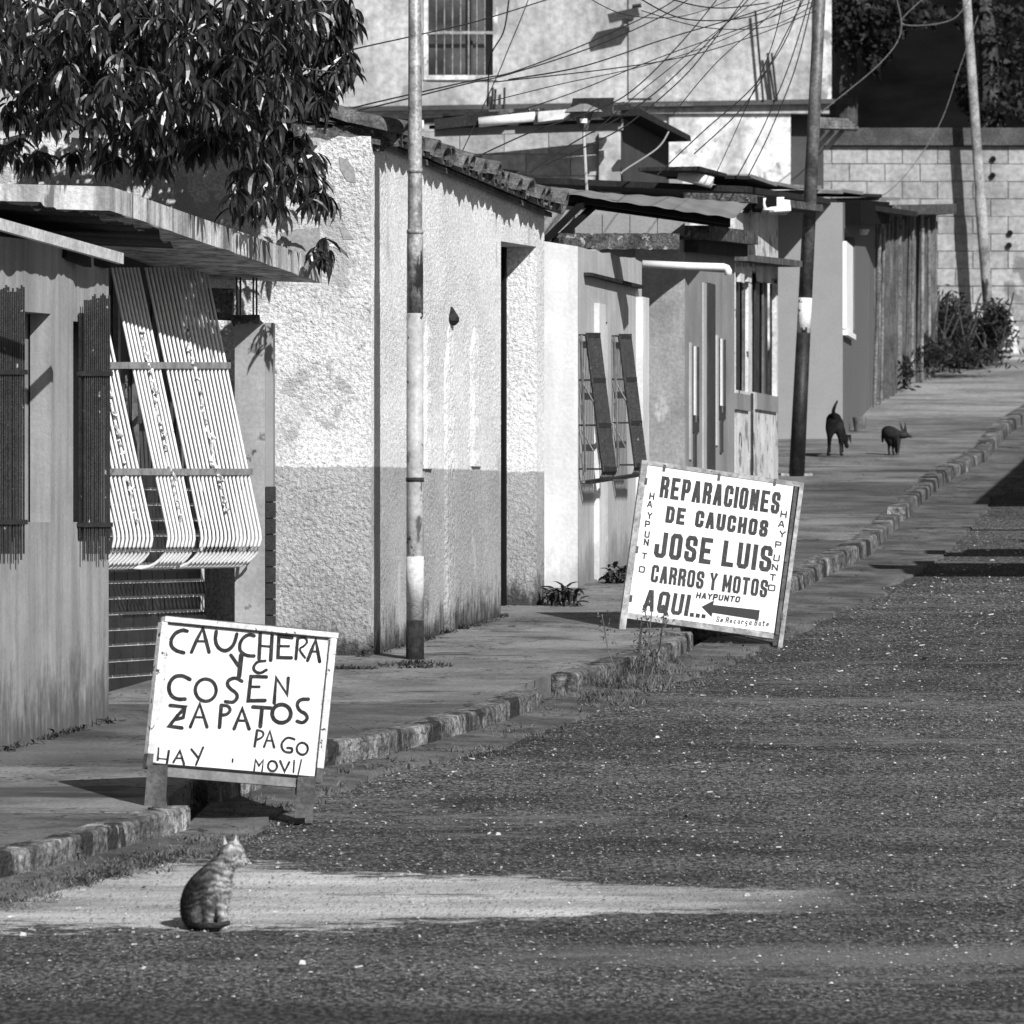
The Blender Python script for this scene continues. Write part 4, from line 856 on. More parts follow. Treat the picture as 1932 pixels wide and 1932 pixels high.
S1 = [  # (points, width, curved)
 ([(525,230),(490,220),(440,240),(405,280),(390,318),(400,362),(440,395),(498,408)],26,1),
 ([(562,402),(605,300),(655,205),(680,300),(706,402)],24,0),([(604,312),(684,312)],16,0),
 ([(765,232),(757,300),(770,350),(815,390),(865,385),(905,345),(925,290),(935,250)],25,1),
 ([(1078,262),(1030,250),(980,285),(955,340),(962,392),(1010,427),(1076,430)],24,1),
 ([(1128,250),(1118,450)],26,0),([(1226,262),(1214,462)],26,0),([(1131,345),(1213,350)],15,0),
 ([(1392,276),(1283,262),(1275,440),(1386,442)],24,0),([(1290,345),(1366,346)],16,0),
 ([(1440,282),(1425,450)],22,0),([(1446,280),(1500,270),(1524,305),(1495,342),(1446,366),(1500,440)],16,1),
 ([(1522,462),(1556,370),(1590,290),(1606,380),(1622,470)],24,0),([(1548,388),(1600,388)],14,0),
 ([(885,425),(948,515)],24,0),([(972,425),(952,600)],32,0),
 ([(1168,470),(1110,472),(1068,515),(1080,560),(1130,574),(1178,545)],20,1),
 ([(548,628),(490,596),(430,600),(383,650),(374,712),(398,768),(450,794),(507,790)],26,1),
 (ell(678,715,86,92),23,0),
 ([(975,640),(930,612),(872,622),(850,662),(880,704),(928,735),(942,775),(905,818),(840,808)],24,1),
 ([(1178,602),(1050,600),(1028,800),(1166,798)],25,0),([(1056,685),(1120,685)],17,0),
 ([(1242,818),(1260,608),(1350,748),(1360,610)],24,0),
 ([(388,843),(508,855),(440,935),(378,1012),(482,1028)],25,0),([(508,868),(494,942),(438,958)],22,0),([(440,925),(490,890)],18,0),
 ([(552,1018),(628,830),(688,1018)],23,0),([(592,938),(658,940)],14,0),
 ([(805,840),(790,1022)],26,0),([(815,838),(868,848),(882,885),(850,915),(808,922)],22,1),
 ([(910,1032),(977,865),(1033,1034)],25,0),([(946,965),(1004,966)],15,0),
 ([(1065,852),(1215,860)],26,0),([(1140,874),(1126,1012)],28,0),
 (ell(1302,906,78,76),27,0),
 ([(1527,785),(1460,785),(1428,826),(1450,880),(1508,908),(1520,948),(1480,985),(1432,968)],24,1),
 ([(1100,1045),(1080,1178)],18,0),([(1106,1042),(1152,1056),(1152,1098),(1096,1124)],14,1),
 ([(1157,1180),(1206,1050),(1240,1184)],17,0),([(1178,1130),(1224,1130)],11,0),
 ([(1408,1118),(1350,1098),(1298,1150),(1308,1208),(1350,1230),(1390,1225),(1390,1190),(1350,1190)],16,1),
 (ell(1474,1196,46,50),16,0),
 ([(290,1195),(284,1290)],17,0),([(376,1215),(362,1312)],16,0),([(296,1278),(362,1284)],9,0),
 ([(415,1308),(466,1215),(500,1324)],18,0),([(436,1276),(484,1276)],11,0),
 ([(560,1203),(612,1268)],16,0),([(655,1188),(598,1328)],17,0),
 ([(1075,1374),(1086,1288),(1115,1338),(1150,1290),(1140,1380)],13,0),(ell(1226,1340,38,42),15,0),
 ([(1290,1298),(1326,1386),(1365,1308)],16,0),([(1406,1293),(1400,1392)],12,0),([(1466,1288),(1440,1404)],11,0),
 ([(898,1282),(896,1308)],11,0)]
i = 0
for cnt in [1,2,1,1,3,2,2,2, 2,1, 1,1,1,2,1, 3,2,2,2,2,1,1, 2,2,1,1, 3,2,2, 1,1,1,1,1,1]:
    mb = MB()
    for (p, w_, cv) in S1[i:i+cnt]: ribbon(mb, smooth(p) if cv else p, w_*1.22, B1.put, .0034+.0004*(len(mb.f) % 3)); 
    i += cnt; mb.jitter(.0012, i, 60); mb.build('letter', m_paint, sg1)
# sign 2 : zoom origin S(1180,880), 4.6 px per source px
Y2s = 48.1; z2k = 1/4.6/1.0373
def z2(zx, zy): return ((1180+zx/4.6)/1.0373, (880+zy/4.6)/1.0373)
r2 = math.atan2(175, 1330)
B2 = Board(z2, (225, 1465), (1540, 1650), (405, 140), 47.95, 48.15, .18)
sg2 = thing('tyre_repair_sign', 'large white REPARACIONES DE CAUCHOS sign in grey frame standing at the kerb', 'sign', P(*z2(900, 1750), Y2s))
W2, H2 = B2.W, B2.H
mb = MB(); B2.box(mb, 0, W2, 0, H2, -.012, 0); mb.build('board', m_board, sg2)
m_ = B2.m
mb = MB(); B2.box(mb, -60*m_, W2+90*m_, H2+.001, H2+42*m_, -.03, .005); mb.jitter(.003, 1, 40).build('frame_bar', m_frame2, sg2)
mb = MB(); B2.box(mb, -58*m_, -.001, -190*m_, H2, -.03, .004); mb.jitter(.003, 2, 40).build('frame_bar', m_frame2, sg2)
mb = MB(); B2.box(mb, W2+52*m_, W2+90*m_, -150*m_, H2, -.03, .006); mb.jitter(.003, 3, 40).build('frame_bar', m_frame2, sg2)
mb = MB(); B2.box(mb, W2+12*m_, W2+44*m_, -10*m_, H2, -.03, .002); mb.jitter(.002, 5, 40).build('inner_post', m_legs, sg2)
mb = MB(); B2.box(mb, -20*m_, W2, -52*m_, -.002, -.03, .002); mb.jitter(.003, 4, 40).build('frame_bar', m_frame2, sg2)
for (u, off) in ((0.0, .5), (W2+70*m_, .5)):
    mb = MB(); a = B2.at(u, H2-.01, -.03); mb.bar(a, Vector((a.x-.16 if u > .2 else a.x+.1, Y2s+.75, gz(Y2s+.75)+(.0 if u > .2 else PV))), .03, .03); mb.build('back_leg', m_legs, sg2)
for (zx, zy) in ((550, 165), (1045, 245), (1550, 290), (385, 285), (1650, 985), (305, 900), (250, 1340), (1610, 1500), (560, 1540)):
    mb = MB(); u, v = B2.uv(zx, zy); B2.box(mb, u-.008, u+.008, v-.02, v+.02, -.011, .008); mb.build('wire_tie', m_legs, sg2)
GL = {
 'R': [[(0,0),(0,1),(.8,1),(1,.9),(1,.62),(.8,.52),(0,.52)],[(.55,.52),(1,.36),(1,0)]], 'E': [[(1,1),(0,1),(0,0),(1,0)],[(0,.5),(.8,.5)]],
 'P': [[(0,0),(0,1),(.8,1),(1,.9),(1,.55),(.8,.45),(0,.45)]], 'A': [[(0,0),(.4,1),(.6,1),(1,0)],[(.16,.3),(.84,.3)]],
 'C': [[(1,.72),(1,.9),(.8,1),(.2,1),(0,.9),(0,.1),(.2,0),(.8,0),(1,.1),(1,.28)]], 'I': [[(.5,0),(.5,1)]],
 'O': [[(.2,0),(0,.1),(0,.9),(.2,1),(.8,1),(1,.9),(1,.1),(.8,0),(.2,0)]], 'N': [[(0,0),(0,1)],[(0,1),(1,0)],[(1,0),(1,1)]],
 'S': [[(1,.74),(1,.9),(.8,1),(.2,1),(0,.9),(0,.65),(.15,.55),(.85,.45),(1,.35),(1,.1),(.8,0),(.2,0),(0,.1),(0,.27)]],
 'D': [[(0,0),(0,1),(.75,1),(1,.85),(1,.15),(.75,0),(0,0)]], 'U': [[(0,1),(0,.1),(.2,0),(.8,0),(1,.1),(1,1)]],
 'H': [[(0,0),(0,1)],[(1,0),(1,1)],[(0,.5),(1,.5)]], 'J': [[(1,1),(1,.1),(.8,0),(.2,0),(0,.1),(0,.42)]], 'L': [[(0,1),(0,0),(1,0)]],
 'Y': [[(0,1),(.5,.5),(1,1)],[(.5,.5),(.5,0)]], 'M': [[(0,0),(0,1)],[(0,1),(.5,.3),(1,1)],[(1,1),(1,0)]], 'T': [[(0,1),(1,1)],[(.5,1),(.5,0)]],
 'Q': [[(.2,0),(0,.1),(0,.9),(.2,1),(.8,1),(1,.9),(1,.1),(.8,0),(.2,0)],[(.5,.25),(1.1,-.12)]], 'B': [[(0,0),(0,1),(.8,1),(1,.8),(.8,.52),(0,.52)],[(.8,.5),(1,.25),(.8,0),(0,0)]],
 '.': [[(.35,.0),(.65,.0)]], 'e': [[(0,.35),(.9,.35),(.8,.6),(.3,.6),(0,.35),(.1,.05),(.9,.08)]], 'c': [[(.9,.5),(.4,.6),(0,.3),(.3,0),(.9,.1)]],
 'a': [[(.9,.6),(.3,.6),(0,.3),(.3,0),(.8,.2),(.9,.6),(1,0)]], 'r': [[(0,0),(0,.6)],[(0,.4),(.4,.6),(.8,.55)]], 'g': [[(.8,.6),(.2,.6),(0,.3),(.4,.05),(.8,.3),(.8,-.3),(.2,-.4)]],
 't': [[(.3,1),(.3,0),(.7,0)],[(0,.7),(.8,.75)]], 'K': [[(0,0),(0,1)]]}
def text2(mb, txt, bl, br, h, sw, wid=.78, lay=0, slant=0, narrow={}):
    """lay txt from bl to br (zoom px, left foot to right foot), cap height h zoom px, stroke sw"""
    ws = [narrow.get(c, {'I': .42, ' ': .55, '.': .4, 'M': 1.15}.get(c, 1.)) for c in txt]; tot = sum(ws)
    ax = Vector((br[0]-bl[0], br[1]-bl[1])); L_ = ax.length; ax.normalize(); up = Vector((math.sin(r2)+slant, -math.cos(r2)))
    pos = 0; adv = L_/(tot-(1-wid))
    for i, (c, w_) in enumerate(zip(txt, ws)):
        if c != ' ':
            mb = MB()
            cw = adv*w_-adv*(1-wid); x0 = pos+sw/2; x1 = pos+cw-sw/2
            if c in 'I.': x0 = x1 = pos+cw/2; x0 -= 6; x1 += 6
            for gi, st in enumerate(GL[c]):
                pts = []
                for (gx, gy) in st:
                    q = Vector(bl)+ax*(x0+(x1-x0)*gx)+up*(sw/2+(h-sw)*gy); pts.append((q.x, q.y))
                ends = GL[c][gi]
                ribbon(mb, extend(pts, sw) if ends[0] != ends[-1] else pts, sw, B2.put, lay+.0005*(gi+(i % 2)*3), False)
            mb.jitter(.001, i, 60); mb.build('letter', m_paint, sg2)
        pos += adv*w_
def extend(pts, sw):
    o = list(pts)
    for (i, j) in ((0, 1), (-1, -2)):
        d = Vector((pts[i][0]-pts[j][0], pts[i][1]-pts[j][1]))
        if d.length > 1e-6: d = d.normalized()*sw*.46; o[i] = (pts[i][0]+d.x, pts[i][1]+d.y)
    return o
lt = MB()
text2(lt, 'REPARACIONES', (505, 432), (1585, 578), 197, 34, .80, .001)
text2(lt, 'DE CAUCHOS', (558, 656), (1478, 788), 152, 33, .80, .001, narrow={' ': .75})
text2(lt, 'JOSE LUIS', (452, 968), (1508, 1104), 236, 42, .80, .001, narrow={' ': .5, 'I': .5})
text2(lt, 'CARROS Y MOTOS', (424, 1192), (1472, 1332), 158, 27, .82, .001, narrow={' ': .45})
text2(lt, 'AQUI...', (352, 1450), (915, 1520), 195, 36, .80, .001, slant=.05, narrow={'.': .42})
text2(lt, 'HAYPUNTO', (832, 1338), (1228, 1378), 56, 14, .84, .001, slant=.1)
text2(lt, 'Se Recarga Bate', (1016, 1552), (1492, 1594), 52, 8, .75, .001, slant=.05, narrow={' ': .4})
for st, pts_ in (('HAYPUNTO', ((440, 420), (422, 492), (420, 595), (400, 672), (397, 765), (390, 835), (372, 960), (350, 1080))),
                ('HAYPUNTO', ((1630, 580), (1610, 668), (1618, 760), (1580, 855), (1565, 975), (1550, 1060), (1530, 1150), (1520, 1245)))):
    for k_, (c, (px_, py_)) in enumerate(zip(st, pts_)):
        hh = 62 if k_ else 66; ww = 46 if pts_[0][0] < 900 else 58
        if k_ == 7: ww += 10
        text2(lt, c, (px_-ww/2-4, py_+hh/2-5), (px_+ww/2-4, py_+hh/2+3), hh, 13, 1.0, .001)
lt.add([B2.put(x, y, .0012) for x, y in ((885, 1415), (1000, 1355), (992, 1397), (1412, 1445), (1400, 1535), (985, 1470), (976, 1508))], [(0, 1, 2, 5, 6), (2, 3, 4, 5)])
lt.build('arrow', m_ink, sg2)
# ------------------------------------------------------------------ animals
def blob(name, elems, res=.008, scale=1.0, flip=False):
    mb_ = bpy.data.metaballs.new('tmp'); mb_.resolution = res; mb_.render_resolution = res; mb_.threshold = .6
    for (x, y, z, r) in elems:
        e_ = mb_.elements.new(); e_.co = (x, y, z); e_.radius = r/.58; e_.stiffness = 2
    o = bpy.data.objects.new('tmpball', mb_); col.objects.link(o); bpy.context.view_layer.update()
    me = bpy.data.meshes.new_from_object(o.evaluated_get(bpy.context.evaluated_depsgraph_get()))
    bpy.data.objects.remove(o); bpy.data.metaballs.remove(mb_); me.name = name
    for p in me.polygons: p.use_smooth = True
    return me
def chain(pts, n=6):
    out = []
    for a, b_ in zip(pts, pts[1:]):
        for i in range(n): t = i/n; out.append(tuple(a[k]+(b_[k]-a[k])*t for k in range(4)))
    out.append(pts[-1]); return out
def fur(me, mat, name, n, L, parent, seed=1, dirn=(0, 0, -1)):
    rg = random.Random(seed); mb = MB(); polys = me.polygons; D = Vector(dirn)
    for _ in range(n):
        p = polys[rg.randrange(len(polys))]; c = p.center+Vector((rg.uniform(-1, 1), rg.uniform(-1, 1), rg.uniform(-1, 1)))*.002; nn = p.normal
        d = (nn*.5+D+Vector((rg.uniform(-.4, .4), rg.uniform(-.4, .4), rg.uniform(-.4, .4)))).normalized(); s_ = nn.cross(d)
        if s_.length < .01: continue
        s_ = s_.normalized()*L*.10; l = L*rg.uniform(.6, 1.3); mb.add([c-s_, c+s_, c+d*l], [(0, 1, 2)])
    o = bpy.data.objects.new(name, mb.mesh(name)); o.data.materials.append(mat); col.objects.link(o); o.parent = parent; o['kind'] = 'stuff'; return o
def coat(name, base, dark, light, kind):
    m = bpy.data.materials.new(name); m.use_nodes = True; N = m.node_tree.nodes; L = m.node_tree.links; b_ = N['Principled BSDF']; b_.inputs['Roughness'].default_value = .85; b_.inputs['Specular IOR Level'].default_value = .15
    tc = N.new('ShaderNodeTexCoord'); n = N.new('ShaderNodeTexNoise'); n.inputs['Scale'].default_value = 26 if kind == 'cat' else 12; n.inputs['Detail'].default_value = 4; L.new(tc.outputs['Object'], n.inputs['Vector'])
    sp = N.new('ShaderNodeSeparateXYZ'); L.new(tc.outputs['Object'], sp.inputs[0])
    def ma(op, a, c): 
        x = N.new('ShaderNodeMath'); x.operation = op
        for i, q in enumerate((a, c)):
            if isinstance(q, (int, float)): x.inputs[i].default_value = q
            else: L.new(q, x.inputs[i])
        return x.outputs[0]
    # coat grows pale toward the throat and belly side (+x, -y) of the animal
    g = ma('ADD', ma('MULTIPLY', sp.outputs[0], 9 if kind == 'cat' else 2), ma('MULTIPLY', sp.outputs[1], -5 if kind == 'cat' else -.5))
    g = ma('ADD', g, ma('MULTIPLY', ma('SUBTRACT', n.outputs[0], .5), 2.6))
    mr = N.new('ShaderNodeValToRGB'); L.new(ma('ADD', ma('MULTIPLY', g, .5), .35 if kind != 'cat' else .30), mr.inputs[0])
    cr = mr.color_ramp; cr.elements[0].position = .1; cr.elements[0].color = (dark,)*3+(1,); cr.elements[1].position = .85; cr.elements[1].color = (light,)*3+(1,)
    k = cr.elements.new(.45); k.color = (base,)*3+(1,)
    wv = N.new('ShaderNodeTexWave'); wv.inputs['Scale'].default_value = 11; wv.inputs['Distortion'].default_value = 14; wv.inputs['Detail'].default_value = 3; wv.bands_direction = 'Z'; L.new(tc.outputs['Object'], wv.inputs['Vector'])
    mx = N.new('ShaderNodeMix'); mx.data_type = 'RGBA'; mx.blend_type = 'MULTIPLY'; mx.inputs[0].default_value = .55 if kind == 'cat' else .2; L.new(mr.outputs[0], mx.inputs[6]); L.new(wv.outputs[0], mx.inputs[7])
    L.new(mx.outputs[2], b_.inputs['Base Color']); return m
c_fur = coat('tabby_fur', .12, .03, .50, 'cat')
cat = thing('cat', 'grey tabby cat with pale chest sitting on the road looking right', 'cat', G(398, 1753))
E = []
E += chain([(-.040, .045, .066, .066), (-.034, .03, .125, .068), (-.010, .012, .18, .055), (.022, .0, .235, .038), (.052, 0, .272, .031)], 5)      # rump, back, neck
E += chain([(.014, -.02, .12, .046), (.028, -.014, .17, .044), (.044, -.006, .225, .034), (.062, -.002, .262, .028)], 4)                    # chest
E += [(.078, 0, .306, .044), (.092, .002, .311, .042), (.084, -.014, .296, .032), (.088, -.026, .286, .020), (.112, -.006, .290, .021), (.124, -.008, .284, .017), (.131, -.009, .281, .014), (.104, -.016, .278, .016)]   # head, cheek, muzzle
E += chain([(.038, -.042, .14, .026), (.050, -.060, .07, .018), (.052, -.068, .018, .015), (.060, -.080, .012, .016)], 6)          # near fore leg
E += chain([(-.008, -.040, .13, .025), (-.008, -.062, .07, .018), (-.008, -.070, .018, .015), (-.002, -.084, .012, .016)], 6)
E += [(-.056, -.01, .055, .048), (-.05, -.03, .04, .040), (-.045, -.060, .014, .018), (-.038, -.078, .012, .016)]                     # haunch and hind paw
cme = blob('body', E, .005); cme.materials.append(c_fur)
from mathutils.bvhtree import BVHTree
bvh = BVHTree.FromPolygons([v_.co.copy() for v_ in cme.vertices], [tuple(p.vertices) for p in cme.polygons])
def on_cat(x, z, d=(0.0, 1.0, 0.0)):
    h = bvh.ray_cast(Vector((x, 0, z))-Vector(d)*.5, Vector(d)); return (h[0], h[1]) if h[0] is not None else (Vector((x, -.03, z)), Vector((0, -1, 0)))
cb = bpy.data.objects.new('body', cme); col.objects.link(cb); cb.parent = cat
fur(cme, c_fur, 'fur', 26000, .013, cat)
mb = MB(); rgw = random.Random(5)
for k_ in range(10):
    q = cat.location+Vector((.126, -.024+.004*(k_ % 2), .281+.002*(k_ % 3))); mb.tube([q, q+Vector((rgw.uniform(-.01, .03), -.03, rgw.uniform(-.006, .012))), q+Vector((rgw.uniform(-.015, .045), -.05, rgw.uniform(-.02, .01)))], .0005, 3)
mb.build('whiskers', m_board, cat, kind='stuff')
m_inear = flat('inner_ear_fur', .5)
for (bx_, by_, tipx, tipy, tz) in ((.060, -.016, .055, -.024, .388), (.096, .012, .104, .018, .398)):
    cl = cat.location; mb = MB()
    L0, L1, L2 = (cl+Vector((bx_-.022, by_, .318)), cl+Vector((bx_+.024, by_-.004, .332)), cl+Vector((bx_+.004, by_+.022, .328))); tip = cl+Vector((tipx, tipy, tz)); c_ = cl+Vector((bx_+.001, by_+.006, .342))
    mb.add([L0, L1, L2, tip, c_], [(0, 2, 3), (2, 1, 3), (0, 3, 4), (1, 4, 3), (0, 1, 4)]); mb.build('ear', c_fur, cat)
    mb = MB(); mb.add([L0.lerp(c_, .35)+Vector((.003, -.003, .006)), L1.lerp(c_, .35)+Vector((-.002, -.003, .006)), tip.lerp(c_, .25)+Vector((0, -.003, 0))], [(0, 1, 2)]); mb.build('inner_ear', m_inear, cat)
m_eye = M('cat_eye', .3, var=.1, bump=0, rough=.15, spec=.6)
for ex_, ez_ in ((.097, .303), (.119, .302)):
    p_, n_ = on_cat(ex_, ez_); q = cat.location+p_; t_ = Vector((1, 0, .12)); t_ = (t_-n_*t_.dot(n_)).normalized()
    mb = MB(); mb.tube([q-t_*.011, q-t_*.005+n_*.001, q+n_*.002, q+t_*.005+n_*.001, q+t_*.011], [.001, .004, .005, .004, .001], 8); mb.build('eye_rim', m_ink, cat)
    mb = MB(); mb.tube([q-t_*.007+n_*.003, q+n_*.0055, q+t_*.007+n_*.003], [.001, .0032, .001], 8); mb.build('eye', m_eye, cat)
    mb = MB(); mb.tube([q-t_*.0015+n_*.0085, q+t_*.0015+n_*.0085], .0018, 6); mb.build('pupil', m_ink, cat)
p_, n_ = on_cat(.05, .287, (-1, 0, 0)); p_ = bvh.ray_cast(Vector((.4, -.010, .287)), Vector((-1, 0, 0)))[0] or Vector((.145, -.01, .287))
q = cat.location+p_; mb = MB(); mb.tube([q+Vector((-.004, -.002, .001)), q+Vector((.003, -.001, 0))], [.006, .004], 6); mb.build('nose', m_ink, cat)
mb = MB(); mm = [on_cat(x, z) for x, z in ((.112, .271), (.120, .272), (.128, .275), (.134, .279))]; mb.tube([cat.location+a+b_*.001 for a, b_ in mm], .0012, 5); mb.build('mouth', m_ink, cat)
tl = blob('tail', chain([(-.08, .03, .03, .014), (-.085, -.04, .018, .013), (-.04, -.10, .016, .012), (.03, -.115, .020, .011), (.075, -.09, .030, .009)], 8), .005); tl.materials.append(coat('dark_tail_fur', .02, .01, .04, 'cat'))
to = bpy.data.objects.new('tail', tl); col.objects.link(to); to.parent = cat
d_fur = coat('black_dog_fur', .008, .005, .03, 'dog'); d_fur2 = coat('brindle_dog_fur', .03, .010, .09, 'dog')
dog = thing('dog', 'black dog with raised tail walking away with lowered head', 'dog', G(1573, 861, PV))
E = chain([(-.012, -.25, .31, .058), (0, -.05, .31, .062), (.02, .15, .29, .058), (.045, .22, .26, .042), (.075, .26, .21, .034)], 4)
E += chain([(-.03, -.24, .26, .046), (-.045, -.26, .17, .022), (-.052, -.22, .09, .012), (-.06, -.25, .012, .013)], 4)
E += chain([(.03, -.24, .26, .042), (.045, -.24, .17, .021), (.05, -.20, .09, .012), (.055, -.23, .012, .013)], 4)
E += chain([(-.03, .15, .2, .022), (-.03, .16, .015, .012)], 6)+chain([(.075, .14, .2, .022), (.08, .15, .015, .012)], 6)
E += [(.095, .24, .17, .034), (.108, .23, .14, .028), (.120, .22, .10, .018), (.124, .22, .085, .014)]
dm = blob('body', E, .012); dm.materials.append(d_fur); o = bpy.data.objects.new('body', dm); col.objects.link(o); o.parent = dog
dt = blob('tail', chain([(-.01, -.30, .33, .018), (-.018, -.34, .39, .014), (.0, -.35, .44, .011), (.018, -.35, .475, .008)], 5), .01); dt.materials.append(d_fur); o = bpy.data.objects.new('tail', dt); col.objects.link(o); o.parent = dog
mb = MB(); q = dog.location+Vector((.14, .2, .16)); mb.add([q+Vector((-.02, 0, .03)), q+Vector((.02, 0, .03)), q+Vector((.02, .0, -.05)), q+Vector((0, .03, .02))], [(0, 1, 2), (0, 2, 3), (1, 3, 2), (0, 3, 1)]); mb.build('ear', d_fur, dog)
dog2 = thing('dog', 'smaller dark dog with curled tail turning its pointed snout right', 'dog', G(1688, 859, PV))
E = chain([(-.070, .06, .205, .036), (-.045, .03, .20, .046), (.0, .0, .18, .042), (.035, -.03, .17, .030)], 4)+chain([(.06, -.05, .172, .024), (.085, -.06, .178, .024), (.115, -.08, .168, .013), (.148, -.09, .160, .008)], 4)
E += chain([(-.06, .05, .17, .034), (-.045, .05, .09, .013), (-.05, .04, .05, .009), (-.045, .02, .008, .010)], 4)+chain([(-.03, .02, .14, .032), (-.012, .02, .08, .012), (-.018, .0, .05, .009), (-.01, .0, .008, .010)], 4)
E += chain([(.01, -.02, .13, .022), (.012, -.03, .01, .009)], 6)+chain([(.03, -.05, .13, .02), (.028, -.06, .01, .009)], 6)
dm = blob('body', E, .010); dm.materials.append(d_fur2); o = bpy.data.objects.new('body', dm); col.objects.link(o); o.parent = dog2
dt = blob('tail', chain([(-.085, .09, .22, .016), (-.10, .10, .17, .012), (-.10, .10, .12, .008)], 5), .008); dt.materials.append(d_fur2); o = bpy.data.objects.new('tail', dt); col.objects.link(o); o.parent = dog2
for dx_, tx in ((.068, -.028), (.088, .0)):
    mb = MB(); q = dog2.location+Vector((dx_, -.06, .195)); mb.add([q+Vector((-.018, 0, 0)), q+Vector((.018, 0, 0)), q+Vector((.0, .018, .0)), q+Vector((tx, 0, .105))], [(0, 1, 3), (1, 2, 3), (2, 0, 3)]); mb.build('ear', d_fur2, dog2)
bk = G(1622, 814, PV); mb = MB(); mb.tube([bk, bk+Vector((0, 0, .13))], [.05, .068], 14, cap=False); mb.add([bk+Vector((math.cos(t*.449)*.045, math.sin(t*.449)*.045, .004)) for t in range(14)], [tuple(range(14))])
tag(mb.build('bucket', M('scuffed_plastic', .13, var=.4, vs=12, bump=.2), smooth=True), 'small grey bucket on the pavement beside the smooth grey house', 'bucket')
# ------------------------------------------------------------------ tree at upper left
def leaf_mesh(L=.13, W=.030):
    mb = MB(); pts = [(0, 0, 0), (.25, .8, -.01), (.5, 1, -.05), (.78, .7, -.14), (1, 0, -.27)]
    for (t, w_, dz) in pts:
        mb.v += [Vector((t*L, -w_*W/2, dz*L+.42*w_*W)), Vector((t*L, 0, dz*L)), Vector((t*L, w_*W/2, dz*L+.42*w_*W))]
    for i in range(4):
        for k in range(2): a = i*3+k; mb.f.append((a, a+3, a+4, a+1))
    return mb
LM = leaf_mesh()
tr = thing('leafy_tree', 'dark glossy long leaved tree overhanging the concrete canopy at upper left', 'tree', Vector((-3.9, 44.9, gz(44.9)+PV)))
mb = MB(); tb = tr.location; fork = Vector((-3.2, 44.6, 4.2))
mb.tube([tb-Vector((0, 0, .3)), tb+Vector((.1, -.05, 1)), tb+Vector((.3, -.2, 2.1)), fork], [.14, .12, .10, .08], 10); mb.jitter(.02, 0, 4).build('trunk', m_bark, tr, smooth=True)
EL = [(60, 60, 130, 110, 10), (230, 70, 150, 110, 12), (400, 60, 150, 95, 12), (520, 40, 90, 60, 7), (600, 45, 50, 45, 4), (470, 150, 90, 60, 8), (560, 165, 70, 32, 5), (632, 122, 34, 16, 1.8), (632, 30, 30, 40, 2.4), (655, 108, 14, 9, .6),
      (330, 180, 130, 65, 6), (150, 180, 160, 60, 6), (430, 245, 100, 36, 2.8), (545, 275, 42, 26, 1.5), (570, 335, 45, 28, 1.3), (500, 335, 70, 38, 1.4), (605, 372, 26, 14, .6), (470, 375, 50, 22, .6), (590, 300, 16, 10, .4), (612, 462, 22, 24, .6), (40, 285, 60, 25, .7), (250, 275, 120, 30, 1.2)]
whorls = []
for (cx_, cy_, rx, ry, wt) in EL:
    for _ in range(int(wt*13)):
        a = rnd.uniform(0, 6.283); r_ = math.sqrt(rnd.random()); Yd = rnd.uniform(43.2, 45.3) if cy_ > 240 else rnd.uniform(42.0, 45.4)
        if cx_ > 540: Yd = rnd.uniform(44.4, 45.4)
        whorls.append(P(cx_+rx*r_*math.cos(a), cy_+ry*r_*math.sin(a), Yd))
lmats = []
lay_mb = MB(); leafs = []
for w_ in whorls:
    n = rnd.randint(7, 11); ph = rnd.uniform(0, 6.28)
    for i in range(n):
        az = ph+i*2.4; pit = R(rnd.uniform(15, 80)); s_ = rnd.uniform(.55, 1.3)
        Mx = Matrix.Translation(w_+Vector((rnd.uniform(-.02, .02),)*3)) @ Matrix.Rotation(az, 4, 'Z') @ Matrix.Rotation(pit, 4, 'Y') @ Matrix.Rotation(R(rnd.uniform(-35, 35)), 4, 'X') @ Matrix.Scale(s_, 4)
        leafs.append((w_.y, Mx))
leafs.sort(key=lambda t: t[0])
lme = LM.mesh('leaf'); lme.materials.append(m_leaf)
vis = [m for m in leafs if -.3 < 1][:]
front = random.Random(3).sample(leafs[:2600], 300); fs_ = set(id(m) for m in front)
for yk in front: inst('leaf', lme, Matrix.Translation(-tr.location) @ yk[1], tr)
for m in leafs:
    if id(m) in fs_: continue
    lay_mb.add([m[1] @ v_ for v_ in LM.v], LM.f)
lay_mb.build('crown', m_leaf, tr, kind='stuff')
for k_ in range(26):
    t = rnd.choice(whorls); md = fork.lerp(t, .5)+Vector((0, 0, .15)); mb = MB(); mb.tube([fork, md, t], [.03, .014, .004], 6); mb.build('branch', m_bark, tr)
